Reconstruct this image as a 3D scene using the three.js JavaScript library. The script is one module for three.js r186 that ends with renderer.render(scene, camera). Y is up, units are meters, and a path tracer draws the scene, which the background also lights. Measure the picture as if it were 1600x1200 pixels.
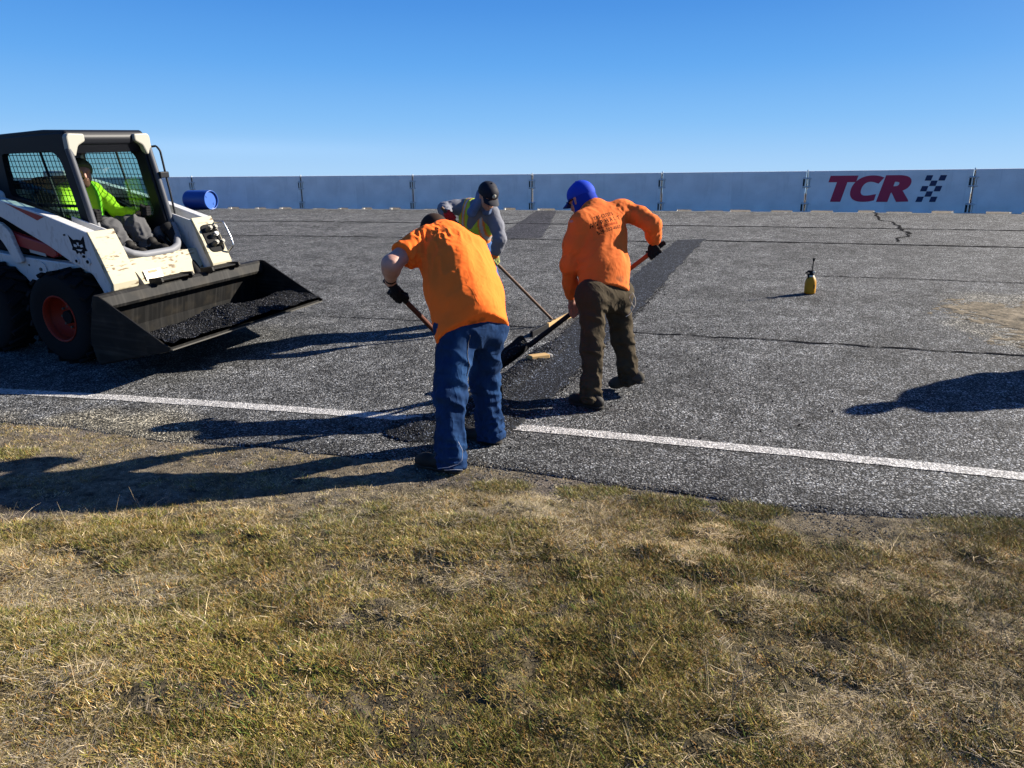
import * as THREE from 'three';
import { mergeGeometries, mergeVertices } from 'three/addons/utils/BufferGeometryUtils.js';
import { RoundedBoxGeometry } from 'three/addons/geometries/RoundedBoxGeometry.js';
import { TextGeometry } from 'three/addons/geometries/TextGeometry.js';
import { FontLoader } from 'three/addons/loaders/FontLoader.js';

// ------------------------------------------------------------------ camera, sky, sun, exposure
const scene = new THREE.Scene();
const camera = new THREE.PerspectiveCamera(56.79, 4 / 3, 0.05, 6000);
camera.position.set(0, 1.6, 0);
camera.rotation.set(-15.03 * Math.PI / 180, 0, 0);
const renderer = new THREE.WebGLRenderer({ antialias: true });
renderer.toneMapping = THREE.LinearToneMapping;
renderer.toneMappingExposure = 2.8;
renderer.shadowMap.enabled = true;

const SUN = new THREE.Vector3(0.947, 0.523, -0.32).normalize();
const sun = new THREE.DirectionalLight(new THREE.Color(1.0, 0.92, 0.8), 5);
sun.position.copy(SUN).multiplyScalar(60).add(new THREE.Vector3(0, 0, -8));
sun.target.position.set(0, 0, -8);
sun.castShadow = true;
sun.shadow.mapSize.set(4096, 4096);
sun.shadow.radius = 1;
{ const c = sun.shadow.camera; c.left = -30; c.right = 30; c.top = 25; c.bottom = -25; c.near = 1; c.far = 160; }
scene.add(sun, sun.target);

{ // clear winter sky: pale at the horizon, deep blue above, a faint whitening round the sun
  const W = 512, Hh = 256, data = new Float32Array(W * Hh * 4);
  const stops = [[0, .46, .69, .95], [2, .40, .655, .96], [5, .245, .54, .94], [9, .13, .405, .88], [13, .078, .30, .78], [20, .046, .205, .63], [40, .026, .115, .42], [90, .017, .068, .28]];
  for (let j = 0; j < Hh; j++) {
    const el = ((j + .5) / Hh - .5) * 180;
    for (let i = 0; i < W; i++) {
      const a = ((i + .5) / W - .5) * 2 * Math.PI, e = el * Math.PI / 180;
      const x = Math.cos(e) * Math.cos(a), y = Math.sin(e), z = Math.cos(e) * Math.sin(a);
      let k = 0; const E = Math.max(0, Math.min(89.9, el));
      while (k < stops.length - 2 && E > stops[k + 1][0]) k++;
      const s = stops[k], t = stops[k + 1], f = (E - s[0]) / (t[0] - s[0]);
      const cs = x * SUN.x + y * SUN.y + z * SUN.z, g = Math.pow(Math.max(0, cs), 10);
      const streak = Math.max(0, 1 - Math.abs(E - 3.2 - .02 * Math.sin(a * 40)) / .35) * Math.pow(Math.max(0, Math.sin(a * 3 + 1.2)), 4) * .07;
      const o = (j * W + i) * 4;
      for (let c = 0; c < 3; c++) data[o + c] = (s[c + 1] + (t[c + 1] - s[c + 1]) * f + g * [.35, .33, .28][c] + streak) / 2.8;
      data[o + 3] = 1;
    }
  }
  const sky = new THREE.DataTexture(data, W, Hh, THREE.RGBAFormat, THREE.FloatType);
  sky.mapping = THREE.EquirectangularReflectionMapping;
  sky.minFilter = sky.magFilter = THREE.LinearFilter;
  sky.needsUpdate = true;
  scene.background = sky;
  scene.environment = sky;
}

// ------------------------------------------------------------------ helpers
function rng(seed) { let s = seed >>> 0; return () => { s = (s + 0x6D2B79F5) | 0; let t = Math.imul(s ^ (s >>> 15), 1 | s); t = (t + Math.imul(t ^ (t >>> 7), 61 | t)) ^ t; return ((t ^ (t >>> 14)) >>> 0) / 4294967296; }; }
const V = (x, y, z) => new THREE.Vector3(x, y, z);
const C = (r, g, b) => new THREE.Color().setRGB(r, g, b);
const clamp = (x, a, b) => Math.max(a, Math.min(b, x));
const sstep = (a, b, x) => { const t = clamp((x - a) / (b - a), 0, 1); return t * t * (3 - 2 * t); };
function hash3(i, j, k) { let h = Math.imul(i, 374761393) ^ Math.imul(j, 668265263) ^ Math.imul(k, 2147483647 - 1013); h = Math.imul(h ^ (h >>> 13), 1274126177); h ^= h >>> 16; return (h >>> 0) / 4294967296; }
function vnoise(x, y, z) {   // value noise, -1..1
  const i = Math.floor(x), j = Math.floor(y), k = Math.floor(z); x -= i; y -= j; z -= k;
  const u = x * x * (3 - 2 * x), v = y * y * (3 - 2 * y), w = z * z * (3 - 2 * z);
  const L = (a, b, t) => a + (b - a) * t;
  return 2 * L(L(L(hash3(i, j, k), hash3(i + 1, j, k), u), L(hash3(i, j + 1, k), hash3(i + 1, j + 1, k), u), v), L(L(hash3(i, j, k + 1), hash3(i + 1, j, k + 1), u), L(hash3(i, j + 1, k + 1), hash3(i + 1, j + 1, k + 1), u), v), w) - 1;
}
function fbm(x, y, z, n = 4) { let s = 0, a = .5; for (let o = 0; o < n; o++) { s += a * vnoise(x, y, z); x = x * 2.03 + 11.3; y = y * 2.03 + 4.7; z = z * 2.03 + 7.9; a *= .5; } return s; }
const taken = {};
function numbered(n) { if (!(n in taken)) { taken[n] = 0; return n; } taken[n]++; return n + '_' + String(taken[n]).padStart(3, '0'); }
function shadows(o) { o.castShadow = o.receiveShadow = true; return o; }
function part(name, geo, m, parent) { const o = shadows(new THREE.Mesh(geo, m)); o.name = name; parent.add(o); return o; }
function thing(name, label, category, group) { const g = new THREE.Group(); g.name = numbered(name); g.userData = { label, category }; if (group) g.userData.group = group; scene.add(g); return g; }
function setting(name, geo, m, label, kind = 'structure') { const o = shadows(new THREE.Mesh(geo, m)); o.name = numbered(name); o.userData = { kind, label }; scene.add(o); return o; }
function mat(r, g, b, rough = .8, metal = 0, extra = {}) { return new THREE.MeshStandardMaterial({ color: C(r, g, b), roughness: rough, metalness: metal, ...extra }); }
function prep(g) { g = g.index ? g.toNonIndexed() : g; for (const k of Object.keys(g.attributes)) if (!['position', 'normal', 'uv'].includes(k)) g.deleteAttribute(k); return g; }
function merged(list) { return mergeGeometries(list.map(prep)); }
function rbox(x0, x1, y0, y1, z0, z1, r = .008) { const g = new RoundedBoxGeometry(x1 - x0, y1 - y0, z1 - z0, 2, Math.min(r, (x1 - x0) / 2.1, (y1 - y0) / 2.1, (z1 - z0) / 2.1)); g.translate((x0 + x1) / 2, (y0 + y1) / 2, (z0 + z1) / 2); return g; }
function ext(pts, z0, z1, bevel = .006, holes = []) {   // polygon in x,y pulled from z0 to z1
  const s = pts instanceof THREE.Shape ? pts : new THREE.Shape(pts.map(p => new THREE.Vector2(p[0], p[1])));
  for (const h of holes) s.holes.push(h instanceof THREE.Path ? h : new THREE.Path(h.map(p => new THREE.Vector2(p[0], p[1]))));
  const g = new THREE.ExtrudeGeometry(s, { depth: Math.max(1e-4, z1 - z0 - 2 * bevel), bevelEnabled: bevel > 0, bevelSize: bevel, bevelThickness: bevel, bevelOffset: -bevel, bevelSegments: 2, curveSegments: 10 });
  g.translate(0, 0, z0 + bevel); return g;
}
function tube(pts, r, seg = 8, n = 0, closed = false) { const v = pts.map(p => p.isVector3 ? p : V(...p)); return new THREE.TubeGeometry(new THREE.CatmullRomCurve3(v, closed, 'catmullrom', .15), n || v.length * 8, r, seg, closed); }
function rod(a, b, r0, r1 = r0, seg = 12) { a = a.isVector3 ? a : V(...a); b = b.isVector3 ? b : V(...b); const d = b.clone().sub(a), g = new THREE.CylinderGeometry(r1, r0, d.length(), seg); g.translate(0, d.length() / 2, 0); g.applyQuaternion(new THREE.Quaternion().setFromUnitVectors(V(0, 1, 0), d.normalize())); g.translate(a.x, a.y, a.z); return g; }
function roundPoly(pts, r) {   // closed path with rounded corners
  const s = new THREE.Shape(), n = pts.length;
  for (let i = 0; i < n; i++) {
    const p = pts[(i + n - 1) % n], c = pts[i], q = pts[(i + 1) % n];
    const rr = c[2] ?? r, la = Math.hypot(p[0] - c[0], p[1] - c[1]), lb = Math.hypot(q[0] - c[0], q[1] - c[1]), k = Math.min(rr, la * .45, lb * .45);
    const a = [c[0] + (p[0] - c[0]) / la * k, c[1] + (p[1] - c[1]) / la * k], b = [c[0] + (q[0] - c[0]) / lb * k, c[1] + (q[1] - c[1]) / lb * k];
    i ? s.lineTo(a[0], a[1]) : s.moveTo(a[0], a[1]); s.quadraticCurveTo(c[0], c[1], b[0], b[1]);
  }
  s.closePath(); return s;
}
function dataTex(w, h, fill, srgb, rep = true) {
  const d = new Uint8Array(w * h * 4); fill(d);
  const t = new THREE.DataTexture(d, w, h, THREE.RGBAFormat); t.magFilter = THREE.LinearFilter; t.minFilter = THREE.LinearMipmapLinearFilter; t.generateMipmaps = true;
  if (rep) t.wrapS = t.wrapT = THREE.RepeatWrapping; if (srgb) t.colorSpace = THREE.SRGBColorSpace; t.needsUpdate = true; return t;
}
const toS = v => 255 * (v <= .0031308 ? v * 12.92 : 1.055 * Math.pow(clamp(v, 0, 1), 1 / 2.4) - .055);
// ------------------------------------------------------------------ the lie of the land (d = metres ahead of the camera = -z)
const lineD = x => { const c = clamp(x, -12, 12); return 4.77 - .27 * x - .012 * c * c; };
const wallD = x => { const c = clamp(x, -16, 16); return 22.2 - .27 * x - .006 * c * c; };
const crestD = x => wallD(x) - 1.5;
const EDGE = [[-60, 19.5], [-12, 6.55], [-9, 6.2], [-6, 5.55], [-4.6, 5.2], [-3.7, 4.89], [-3.08, 4.77], [-2.35, 4.48], [-1.58, 4.35], [-.96, 4.17], [-.47, 4.10], [-.23, 4.04], [.19, 3.9], [.58, 3.73], [1.04, 3.57], [1.34, 3.43], [1.75, 3.37], [2.21, 3.3], [2.59, 3.29], [4, 2.85], [6, 2.05], [9, .6], [12, -1], [60, -14]];
const GRASS = [[-60, 17], [-12, 5], [-6, 3.9], [-4, 3.5], [-2.4, 3.28], [-1.6, 3.42], [-1, 3.5], [-.3, 3.66], [.3, 3.58], [.7, 3.5], [1, 3.38], [1.4, 3.2], [1.8, 3.02], [2.2, 3.12], [2.6, 3.15], [4, 2.6], [6, 1.8], [9, .35], [12, -1.3], [60, -14.5]];
function interp(T, x) { let i = 0; while (i < T.length - 2 && x > T[i + 1][0]) i++; const a = T[i], b = T[i + 1]; return a[1] + (b[1] - a[1]) * (x - a[0]) / (b[0] - a[0]); }
const edgeD = x => interp(EDGE, x) + .05 * fbm(x * 3.1, 1.7, 0, 6) + .03 * vnoise(x * 1.1, 9, 0);
function bank(x, d) { const a = lineD(x), t = (d - a) / (crestD(x) - a); return t <= 0 ? 0 : 1.14 * (t < .04 ? t * t / .08 : t - .02) / .98; }
const trackY = (x, d) => bank(x, Math.min(d, crestD(x)));
const hump = (x, d) => .04 * fbm(x * 1.7 + 3, d * 2.3, 5, 3) + .075 * Math.max(0, fbm(x * 4.2, d * 6.5, 1, 3)) + .010 * vnoise(x * 19, d * 25, 2) + .006 * vnoise(x * 47, d * 51, 8);
function groundY(x, d) {
  const e = interp(EDGE, x), c = crestD(x);
  if (d > c) return 1.14 - .03 - .19 * sstep(0, .55, d - c);
  if (d > e + .12) return trackY(x, d) - .05;
  const near = Math.abs(x) < 14 && d > -3 ? 1 : 0;
  const g = sstep(.25, -.35, d - interp(GRASS, x));
  return -.004 - .046 * sstep(-.01, .12, d - e) + near * (hump(x, d) * (.25 + .75 * g) + .004 * vnoise(x * 60, d * 60, 3)) * sstep(.1, -.15, d - e) + .015 * g;
}
function gridSheet(xs, ds, f, color) {
  const n = xs.length, m = ds.length, pos = new Float32Array(n * m * 3), uv = new Float32Array(n * m * 2), col = color ? new Float32Array(n * m * 3) : null, idx = [];
  const cc = [0, 0, 0];
  for (let j = 0; j < m; j++) for (let i = 0; i < n; i++) {
    const k = j * n + i, p = f(xs[i], ds[j], i, j); pos[3 * k] = p[0]; pos[3 * k + 1] = p[1]; pos[3 * k + 2] = -p[2];
    uv[2 * k] = p[0] * .966 + p[2] * .259; uv[2 * k + 1] = -p[0] * .259 + p[2] * .966;
    if (col) { color(p[0], p[2], cc); col[3 * k] = cc[0]; col[3 * k + 1] = cc[1]; col[3 * k + 2] = cc[2]; }
    if (i < n - 1 && j < m - 1) idx.push(k, k + 1, k + n, k + 1, k + n + 1, k + n);
  }
  const g = new THREE.BufferGeometry(); g.setAttribute('position', new THREE.BufferAttribute(pos, 3)); g.setAttribute('uv', new THREE.BufferAttribute(uv, 2));
  if (col) g.setAttribute('color', new THREE.BufferAttribute(col, 3)); g.setIndex(idx); g.computeVertexNormals(); return g;
}
function steps(list) { const o = []; for (let k = 0; k < list.length; k++) { const [a, b, s] = list[k]; const n = Math.max(1, Math.round((b - a) / s)); for (let i = 0; i < n; i++) o.push(a + (b - a) * i / n); if (k === list.length - 1) o.push(b); } return o; }

// stones set in a binder: colour and height, tiling
function stoneTex(N, metres, size, count, seed, base, stone, mottle) {
  const col = new Float32Array(N * N * 3), hgt = new Float32Array(N * N), R = rng(seed), px = N / metres;
  for (let i = 0; i < N * N; i++) { const b = base(R); col[3 * i] = b[0]; col[3 * i + 1] = b[1]; col[3 * i + 2] = b[2]; hgt[i] = .06 * R(); }
  for (let s = 0; s < count; s++) {
    const cx = R() * N, cy = R() * N, r = size * px * (.35 + .75 * R() * R() + .25 * R()) * .5, asp = .6 + .4 * R(), an = R() * 6.283, ca = Math.cos(an), sa = Math.sin(an), h = .45 + .55 * R(), c = stone(R, cx / N, cy / N), a0 = R() * 6.28, b0 = R() * 6.28, tx = (R() - .5) * .7, ty = (R() - .5) * .7;
    const q = Math.ceil(r);
    for (let y = -q; y <= q; y++) for (let x = -q; x <= q; x++) {
      const u = (x * ca + y * sa) / r, v = (-x * sa + y * ca) / (r * asp), th = Math.atan2(v, u), rad = Math.hypot(u, v) / (1 + .16 * Math.sin(3 * th + a0) + .1 * Math.sin(5 * th + b0));
      if (rad > 1) continue;
      const i = (((Math.floor(cy + y) % N) + N) % N) * N + (((Math.floor(cx + x) % N) + N) % N), hh = h * Math.sqrt(Math.max(0, 1 - rad * rad * .85)) * (1 + tx * u + ty * v);
      if (hh < hgt[i]) continue;
      hgt[i] = hh; col[3 * i] = c[0]; col[3 * i + 1] = c[1]; col[3 * i + 2] = c[2];
    }
  }
  const M = 64, mo = new Float32Array(M * M); { const R2 = rng(seed + 5); for (let i = 0; i < M * M; i++) mo[i] = R2(); }
  const mot = (x, y, f) => { x *= f; y *= f; const i = Math.floor(x), j = Math.floor(y), u = x - i, v = y - j, g = (a, b) => mo[(((b % f) + f) % f) % M * M + (((a % f) + f) % f) % M]; const su = u * u * (3 - 2 * u), sv = v * v * (3 - 2 * v); return (g(i, j) * (1 - su) + g(i + 1, j) * su) * (1 - sv) + (g(i, j + 1) * (1 - su) + g(i + 1, j + 1) * su) * sv - .5; };
  const map = dataTex(N, N, d => { for (let i = 0; i < N * N; i++) { const x = (i % N) / N, y = Math.floor(i / N) / N, k = 1 + mottle * (mot(x, y, 60) + .8 * mot(x, y, 23) + .5 * mot(x, y, 9)); for (let c = 0; c < 3; c++) d[4 * i + c] = toS(col[3 * i + c] * k); d[4 * i + 3] = 255; } }, true);
  const bump = dataTex(N, N, d => { for (let i = 0; i < N * N; i++) { d[4 * i] = d[4 * i + 1] = d[4 * i + 2] = 255 * clamp(hgt[i], 0, 1); d[4 * i + 3] = 255; } }, false);
  map.repeat.set(1 / metres, 1 / metres); bump.repeat.set(1 / metres, 1 / metres);
  return { map, bump };
}
const grey = (v, t) => [v * (1 + t), v, v * (1 - t * 1.4)];
const asphaltT = stoneTex(2048, 2.9, .0155, 120000, 11, R => grey(.012 + .010 * R(), .02), R => { const k = R(); return grey(k < .34 ? .022 + .04 * R() : k < .80 ? .095 + .115 * R() : .26 + .30 * R(), .02 + .08 * (R() - .4)); }, .6);
const freshT = stoneTex(1024, 1.6, .017, 22000, 23, R => grey(.006 + .005 * R(), -.04), R => { const k = R(); return grey(k < .70 ? .006 + .012 * R() : .03 + .34 * R() * R(), -.10); }, .6);
const dirtT = stoneTex(1024, 1.5, .008, 36000, 37, R => { const v = .085 + .06 * R(); return [v * 1.18, v, v * .68]; }, R => { const v = .035 + .36 * R() * R(), t = R(); return [v * (1.08 + .25 * t), v, v * (.86 - .3 * t)]; }, .9);
const asphaltM = new THREE.MeshPhysicalMaterial({ map: asphaltT.map, color: C(.68, .71, .725), bumpMap: asphaltT.bump, bumpScale: .005, roughness: .9, specularIntensity: .35, vertexColors: true });
const freshM = new THREE.MeshPhysicalMaterial({ specularIntensity: .34, map: freshT.map, color: C(.62, .66, .78), bumpMap: freshT.bump, bumpScale: .006, roughness: .8, vertexColors: true });
const dirtM = new THREE.MeshPhysicalMaterial({ map: dirtT.map, color: C(.80, .78, .78), bumpMap: dirtT.bump, bumpScale: .006, roughness: .95, specularIntensity: .3, vertexColors: true });

{ // the ground: verge, dirt shoulder, and the flat land beyond the bank, out to the horizon
  const xs = steps([[-2500, -300, 400], [-300, -40, 40], [-40, -14, 2], [-14, -5, .25], [-5, 5, .032], [5, 14, .25], [14, 40, 2], [40, 300, 40], [300, 2500, 400]]);
  const ds = steps([[-2500, -300, 400], [-300, -30, 40], [-30, -4, 2], [-4, .9, .25], [.9, 5.4, .032], [5.4, 19, .5], [19, 30, .2], [30, 300, 40], [300, 2500, 400]]);
  const g = gridSheet(xs, ds, (x, d) => [x, groundY(x, d), d], (x, d, c) => {
    const g = sstep(.3, -.3, d - interp(GRASS, x) + .25 * fbm(x * 2, d * 2, 4, 3)), v = 1 + .3 * fbm(x * 1.3, d * 1.3, 6, 4), w = sstep(-.1, .35, fbm(x * 2.6, d * 2.6, 12, 3));
    c[0] = v * (1 - .4 * g - .1 * w); c[1] = v * (1 - .42 * g - .08 * w); c[2] = v * (1 - .56 * g + .1 * w);
  });
  setting('ground', g, dirtM, 'dry dirt and grass verge running out past the wall');
}
const track = (() => { // the banked asphalt, from its broken lower edge up to the crest
  const xs = steps([[-60, -14, 1], [-14, -7, .2], [-7, 7, .045], [7, 14, .15], [14, 60, 1]]), ts = [-1, 0];
  for (let t = 0; t < 1;) { t += t < .12 ? .0035 : t < .4 ? .006 : .012; ts.push(Math.min(1, t)); } ts.push(1.01);
  const inPoly = (x, d) => 0;
  const g = gridSheet(xs, ts, (x, t) => {
    const e = edgeD(x), c = crestD(x);
    if (t < 0) return [x, -.06, e - .012];
    if (t > 1) return [x, 1.14 - .2, c + .08];
    const d = e + (c - e) * t, lip = sstep(.10, 0, d - e);
    return [x, trackY(x, d) + .004 - lip * (.006 + .012 * Math.abs(vnoise(x * 22, d * 22, 4))) + .0025 * fbm(x * 5, d * 5, 1, 2), d];
  }, (x, d, c) => {
    const e = edgeD(x), tt = (d - lineD(x)) / (crestD(x) - lineD(x));
    let v = 1 + .20 * fbm(x * .7, d * 1.6, 3, 4) + .24 * fbm(x * 3.3, d * 4.6, 8, 3) + .12 * vnoise(x * 9, d * 9, 2);
    v *= 1 - .16 * Math.exp(-Math.pow((tt - .19) / .012, 2)) - .15 * Math.exp(-Math.pow((tt - .32) / .02, 2)) - .12 * Math.exp(-Math.pow((tt - .60) / .02, 2)) + .10 * Math.exp(-Math.pow((tt - .8) / .09, 2));
    v *= 1 + .13 * fbm(x * .35, tt * 46, 14, 3) - .22 * sstep(.18, .42, fbm(x * 1.9 + 4, d * 1.9, 22, 4));
    let r = v, gg = v, b = v * 1.03;
    // tan dust blown over the surface on the right, sand by the edge on the left
    const s = sstep(.16, -.12, (Math.hypot((x - 6.1) / 1.55, (d - 7.0) / 1.5) - 1) + .35 * fbm(x * 1.6, d * 2.2, 20, 4)) * (.75 + .5 * vnoise(x * 14, d * 5, 3) * .5);
    const q = sstep(.0, .5, fbm(x * 1.2 + 9, d * 1.2, 30, 4) + .55 * sstep(.7, 0, d - e) * sstep(-1.5, -2.6, x) - .25) * sstep(1.4, .2, d - e);
    const m = clamp(Math.max(.45 * s, .8 * q), 0, 1);
    r += m * (2.25 - r); gg += m * (2.0 - gg); b += m * (1.5 - b);
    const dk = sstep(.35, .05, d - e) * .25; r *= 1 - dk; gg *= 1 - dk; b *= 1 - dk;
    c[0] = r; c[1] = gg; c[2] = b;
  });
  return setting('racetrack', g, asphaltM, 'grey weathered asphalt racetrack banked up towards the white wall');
})();
function strip(left, right, lift, m, name, label, cu) {   // a sheet between two lines of [x, d] laid on the track
  const n = left.length, W = 14, pos = [], uv = [], col = [], idx = [];
  for (let i = 0; i < n; i++) for (let j = 0; j <= W; j++) {
    const t = j / W, x = left[i][0] + (right[i][0] - left[i][0]) * t, d = left[i][1] + (right[i][1] - left[i][1]) * t;
    pos.push(x, trackY(x, d) + .004 + lift, -d); uv.push(x * .9 + d * .43, -x * .43 + d * .9);
    const v = cu ? cu(x, d, t, i / (n - 1)) : 1; col.push(v, v, v);
    if (i < n - 1 && j < W) { const k = i * (W + 1) + j; idx.push(k, k + 1, k + W + 1, k + 1, k + W + 2, k + W + 1); }
  }
  const g = new THREE.BufferGeometry(); g.setAttribute('position', new THREE.Float32BufferAttribute(pos, 3)); g.setAttribute('uv', new THREE.Float32BufferAttribute(uv, 2)); g.setAttribute('color', new THREE.Float32BufferAttribute(col, 3)); g.setIndex(idx); g.computeVertexNormals();
  return g;
}
{ // the strip being patched, and an older patch by the wall
  const L = [], Rr = [];
  for (let i = 0; i <= 420; i++) { const t = i / 420, d = 4.98 + t * 9.0, n = .05 * fbm(d * 6, 0, 1, 5), n2 = .05 * fbm(d * 6, 7, 1, 5); const xl = -.42 + (d - 4.98) * .402 + n, xr = xl + .60 - .04 * t + n2 - n; L.push([xl, d]); Rr.push([xr, d + .06]); }
  setting('asphalt_patch', strip(L, Rr, .007, freshM, '', '', (x, d) => 1 + .35 * fbm(x * 3, d * 3, 2, 3)), freshM, 'dark diagonal strip of freshly laid asphalt');
  const oldM = new THREE.MeshPhysicalMaterial({ specularIntensity: .2, map: asphaltT.map, color: C(.36, .36, .39), bumpMap: asphaltT.bump, bumpScale: .0015, roughness: .7, vertexColors: true });
  const L2 = [], R2 = [];
  for (let i = 0; i <= 40; i++) { const t = i / 40, d = 14.7 + t * 5.5; L2.push([-.35 + t * 1.0 + .02 * vnoise(d * 3, 1, 1), d]); R2.push([.62 + t * .62 + .02 * vnoise(d * 3, 5, 1), d]); }
  setting('asphalt_patch', strip(L2, R2, .005, oldM, '', ''), oldM, 'smooth old asphalt patch reaching up to the wall');
}
{ // white edge line, worn over the stones
  const T = stoneTex(512, .8, .015, 7000, 51, R => grey(.13 + .1 * R(), .03), R => grey(R() < .12 ? .08 + .06 * R() : .38 + .18 * R(), .02), .25);
  const m = new THREE.MeshStandardMaterial({ map: T.map, bumpMap: T.bump, bumpScale: .004, roughness: .8 });
  const xs = steps([[-60, -8, 1], [-8, 8, .03], [8, 60, 1]]);
  const g = gridSheet(xs, [-1, -.5, 0, .5, 1], (x, t) => { const d = lineD(x) + t * (.071 + (Math.abs(t) > .9 ? .012 * fbm(x * 30, t, 2, 2) : 0)) ; return [x, trackY(x, d) + .0085 + .0025 * fbm(x * 5, d * 5, 1, 2), d]; });
  setting('edge_line', g, m, 'worn white painted line along the lower edge of the track');
}
{ // seams and cracks: dark open gaps, children of the track
  const m = new THREE.MeshPhysicalMaterial({ color: C(.010, .010, .011), roughness: 1, specularIntensity: .03 }); m.name = 'crack';
  function crack(pts, w, jit, seed) {
    const pos = [], idx = []; let k = 0, run = 0;
    for (let s = 0; s < pts.length - 1; s++) {
      const [x0, d0] = pts[s], [x1, d1] = pts[s + 1], len = Math.hypot(x1 - x0, d1 - d0), n = Math.max(2, Math.ceil(len / .035));
      const nx = -(d1 - d0) / len, nd = (x1 - x0) / len;
      for (let i = 0; i <= n; i++) {
        const t = i / n, u = run + len * t, o = jit * fbm(u * 4, seed, 0, 4), ww = w * (.55 + .9 * Math.max(-.4, fbm(u * 7, seed + 3, 1, 3)) + .35);
        for (const q of [-1, 1]) { const x = x0 + (x1 - x0) * t + nx * (o + q * ww / 2), d = d0 + (d1 - d0) * t + nd * (o + q * ww / 2 + q * .006 * vnoise(u * 40, q, seed)); pos.push(x, trackY(x, d) + .0105 + .0025 * fbm(x * 5, d * 5, 1, 2), -d); }
        if (i || s) { if (!(i === 0)) idx.push(k - 2, k, k - 1, k - 1, k, k + 1); } k += 2;
      }
      run += len;
    }
    const g = new THREE.BufferGeometry(); g.setAttribute('position', new THREE.Float32BufferAttribute(pos, 3)); g.setIndex(idx); g.computeVertexNormals();
    part('crack', g, m, track);
  }
  const seam = (t, x0, x1, w, seed, jit = .02) => { const p = []; for (let x = x0; x < x1 + .01; x += .5) p.push([x, lineD(x) + (crestD(x) - lineD(x)) * t]); crack(p, w, jit, seed); };
  seam(.186, -2.4, -.9, .018, 1); seam(.182, -.9, 4.6, .03, 2, .05); seam(.195, -13, -2.4, .016, 3); seam(.182, 4.6, 13, .02, 4);
  seam(.395, -14, 1.1, .018, 5); seam(.42, 4.4, 14, .03, 6, .03); seam(.62, -16, 3.0, .055, 7); seam(.638, 3.7, 16, .085, 8); seam(.79, -16, 16, .085, 9);
  crack([[8.95, 18.05], [8.6, 17.3], [8.25, 16.4], [8.28, 15.9], [8.15, 15.44], [8.0, 14.9], [7.75, 14.4], [7.55, 13.8], [7.1, 13.3], [6.95, 13.1]], .06, .14, 10);
}

{ // pale concrete footing that the wall stands on
  const xs = steps([[-30, 20, .5]]), g = gridSheet(xs, [.75, 1.1, 1.5, 2.5, 4.5], (x, t) => { const d = crestD(x) + t; return [x, groundY(x, d) + .035, d]; });
  setting('concrete_footing', g, new THREE.MeshPhysicalMaterial({ color: C(.42, .41, .39), roughness: .9, specularIntensity: .2}), 'pale concrete footing under and behind the wall');
}

{ // tan sand washed over the track on the right, thin and ragged at its edge
  const m = new THREE.MeshPhysicalMaterial({ map: dirtT.map, color: C(1.0, .98, .98), bumpMap: dirtT.bump, bumpScale: .002, roughness: .95, specularIntensity: .2, vertexColors: true });
  const cover = (x, d) => -(Math.hypot((x - 6.15) / 1.4, (d - 7.05) / 1.35) - 1) - .55 * fbm(x * 1.7, d * 2.4, 20, 4) - .9 * fbm(x * 11, d * 11, 3, 4) * .5 - .25 * hash3(Math.round(x * 40), Math.round(d * 40), 3);
  const g = gridSheet(steps([[4.2, 8.2, .03]]), steps([[5.2, 9, .03]]), (x, d) => [x, trackY(x, d) + .004 + .0025 * fbm(x * 5, d * 5, 1, 2) + (cover(x, d) > .02 ? .0045 : -.012), d], (x, d, c) => { const v = 1 + .16 * fbm(x * 2.2, d * 9, 5, 3) + .10 * vnoise(x * 17, d * 17, 2); c[0] = v; c[1] = v; c[2] = v; });
  setting('sand_patch', g, m, 'thin tan sand washed over the track at the right edge');
}
// ------------------------------------------------------------------ winter grass, thatch, pebbles
function blade(R, len, w, lean, az, ox, oz, curl, c) {   // one bent blade: pos + colour
  const n = 3, pos = [], col = [], ca = Math.cos(az), sa = Math.sin(az); let y = 0, r = 0;
  const P = [];
  for (let i = 0; i <= n; i++) { const t = i / n, a = lean + curl * t; P.push([r, y]); r += Math.sin(a) * len / n; y += Math.cos(a) * len / n; }
  const tw = R() * 3.14, wx = Math.cos(tw), wz = Math.sin(tw);
  const at = (i, s) => { const ww = w * (1 - .8 * i / n) * s * .5; return [ox + P[i][0] * ca + wx * ww, Math.max(.002, P[i][1]), oz + P[i][0] * sa + wz * ww]; };
  for (let i = 0; i < n; i++) { const a = at(i, -1), b = at(i, 1), c2 = at(i + 1, 1), d = at(i + 1, -1); pos.push(...a, ...b, ...c2, ...a, ...c2, ...d); }
  for (let i = 0; i < n * 6; i++) col.push(...c);
  return { pos, col };
}
function tuft(seed, n, rad, len, lean, wid, pal) {
  const R = rng(seed), pos = [], col = [];
  for (let i = 0; i < n; i++) {
    const a = R() * 6.283, r = rad * Math.sqrt(R()), c = pal[Math.floor(R() * pal.length)], k = .4 + 1.05 * R();
    const b = blade(R, len * (.5 + .8 * R()), wid * (.7 + .6 * R()), lean[0] + (lean[1] - lean[0]) * R(), R() * 6.283, Math.cos(a) * r, Math.sin(a) * r, (R() - .2) * 1.1, c.map(v => v * k));
    pos.push(...b.pos); col.push(...b.col);
  }
  const g = new THREE.BufferGeometry(); g.setAttribute('position', new THREE.Float32BufferAttribute(pos, 3)); g.setAttribute('color', new THREE.Float32BufferAttribute(col, 3)); g.computeVertexNormals(); return g;
}
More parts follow.
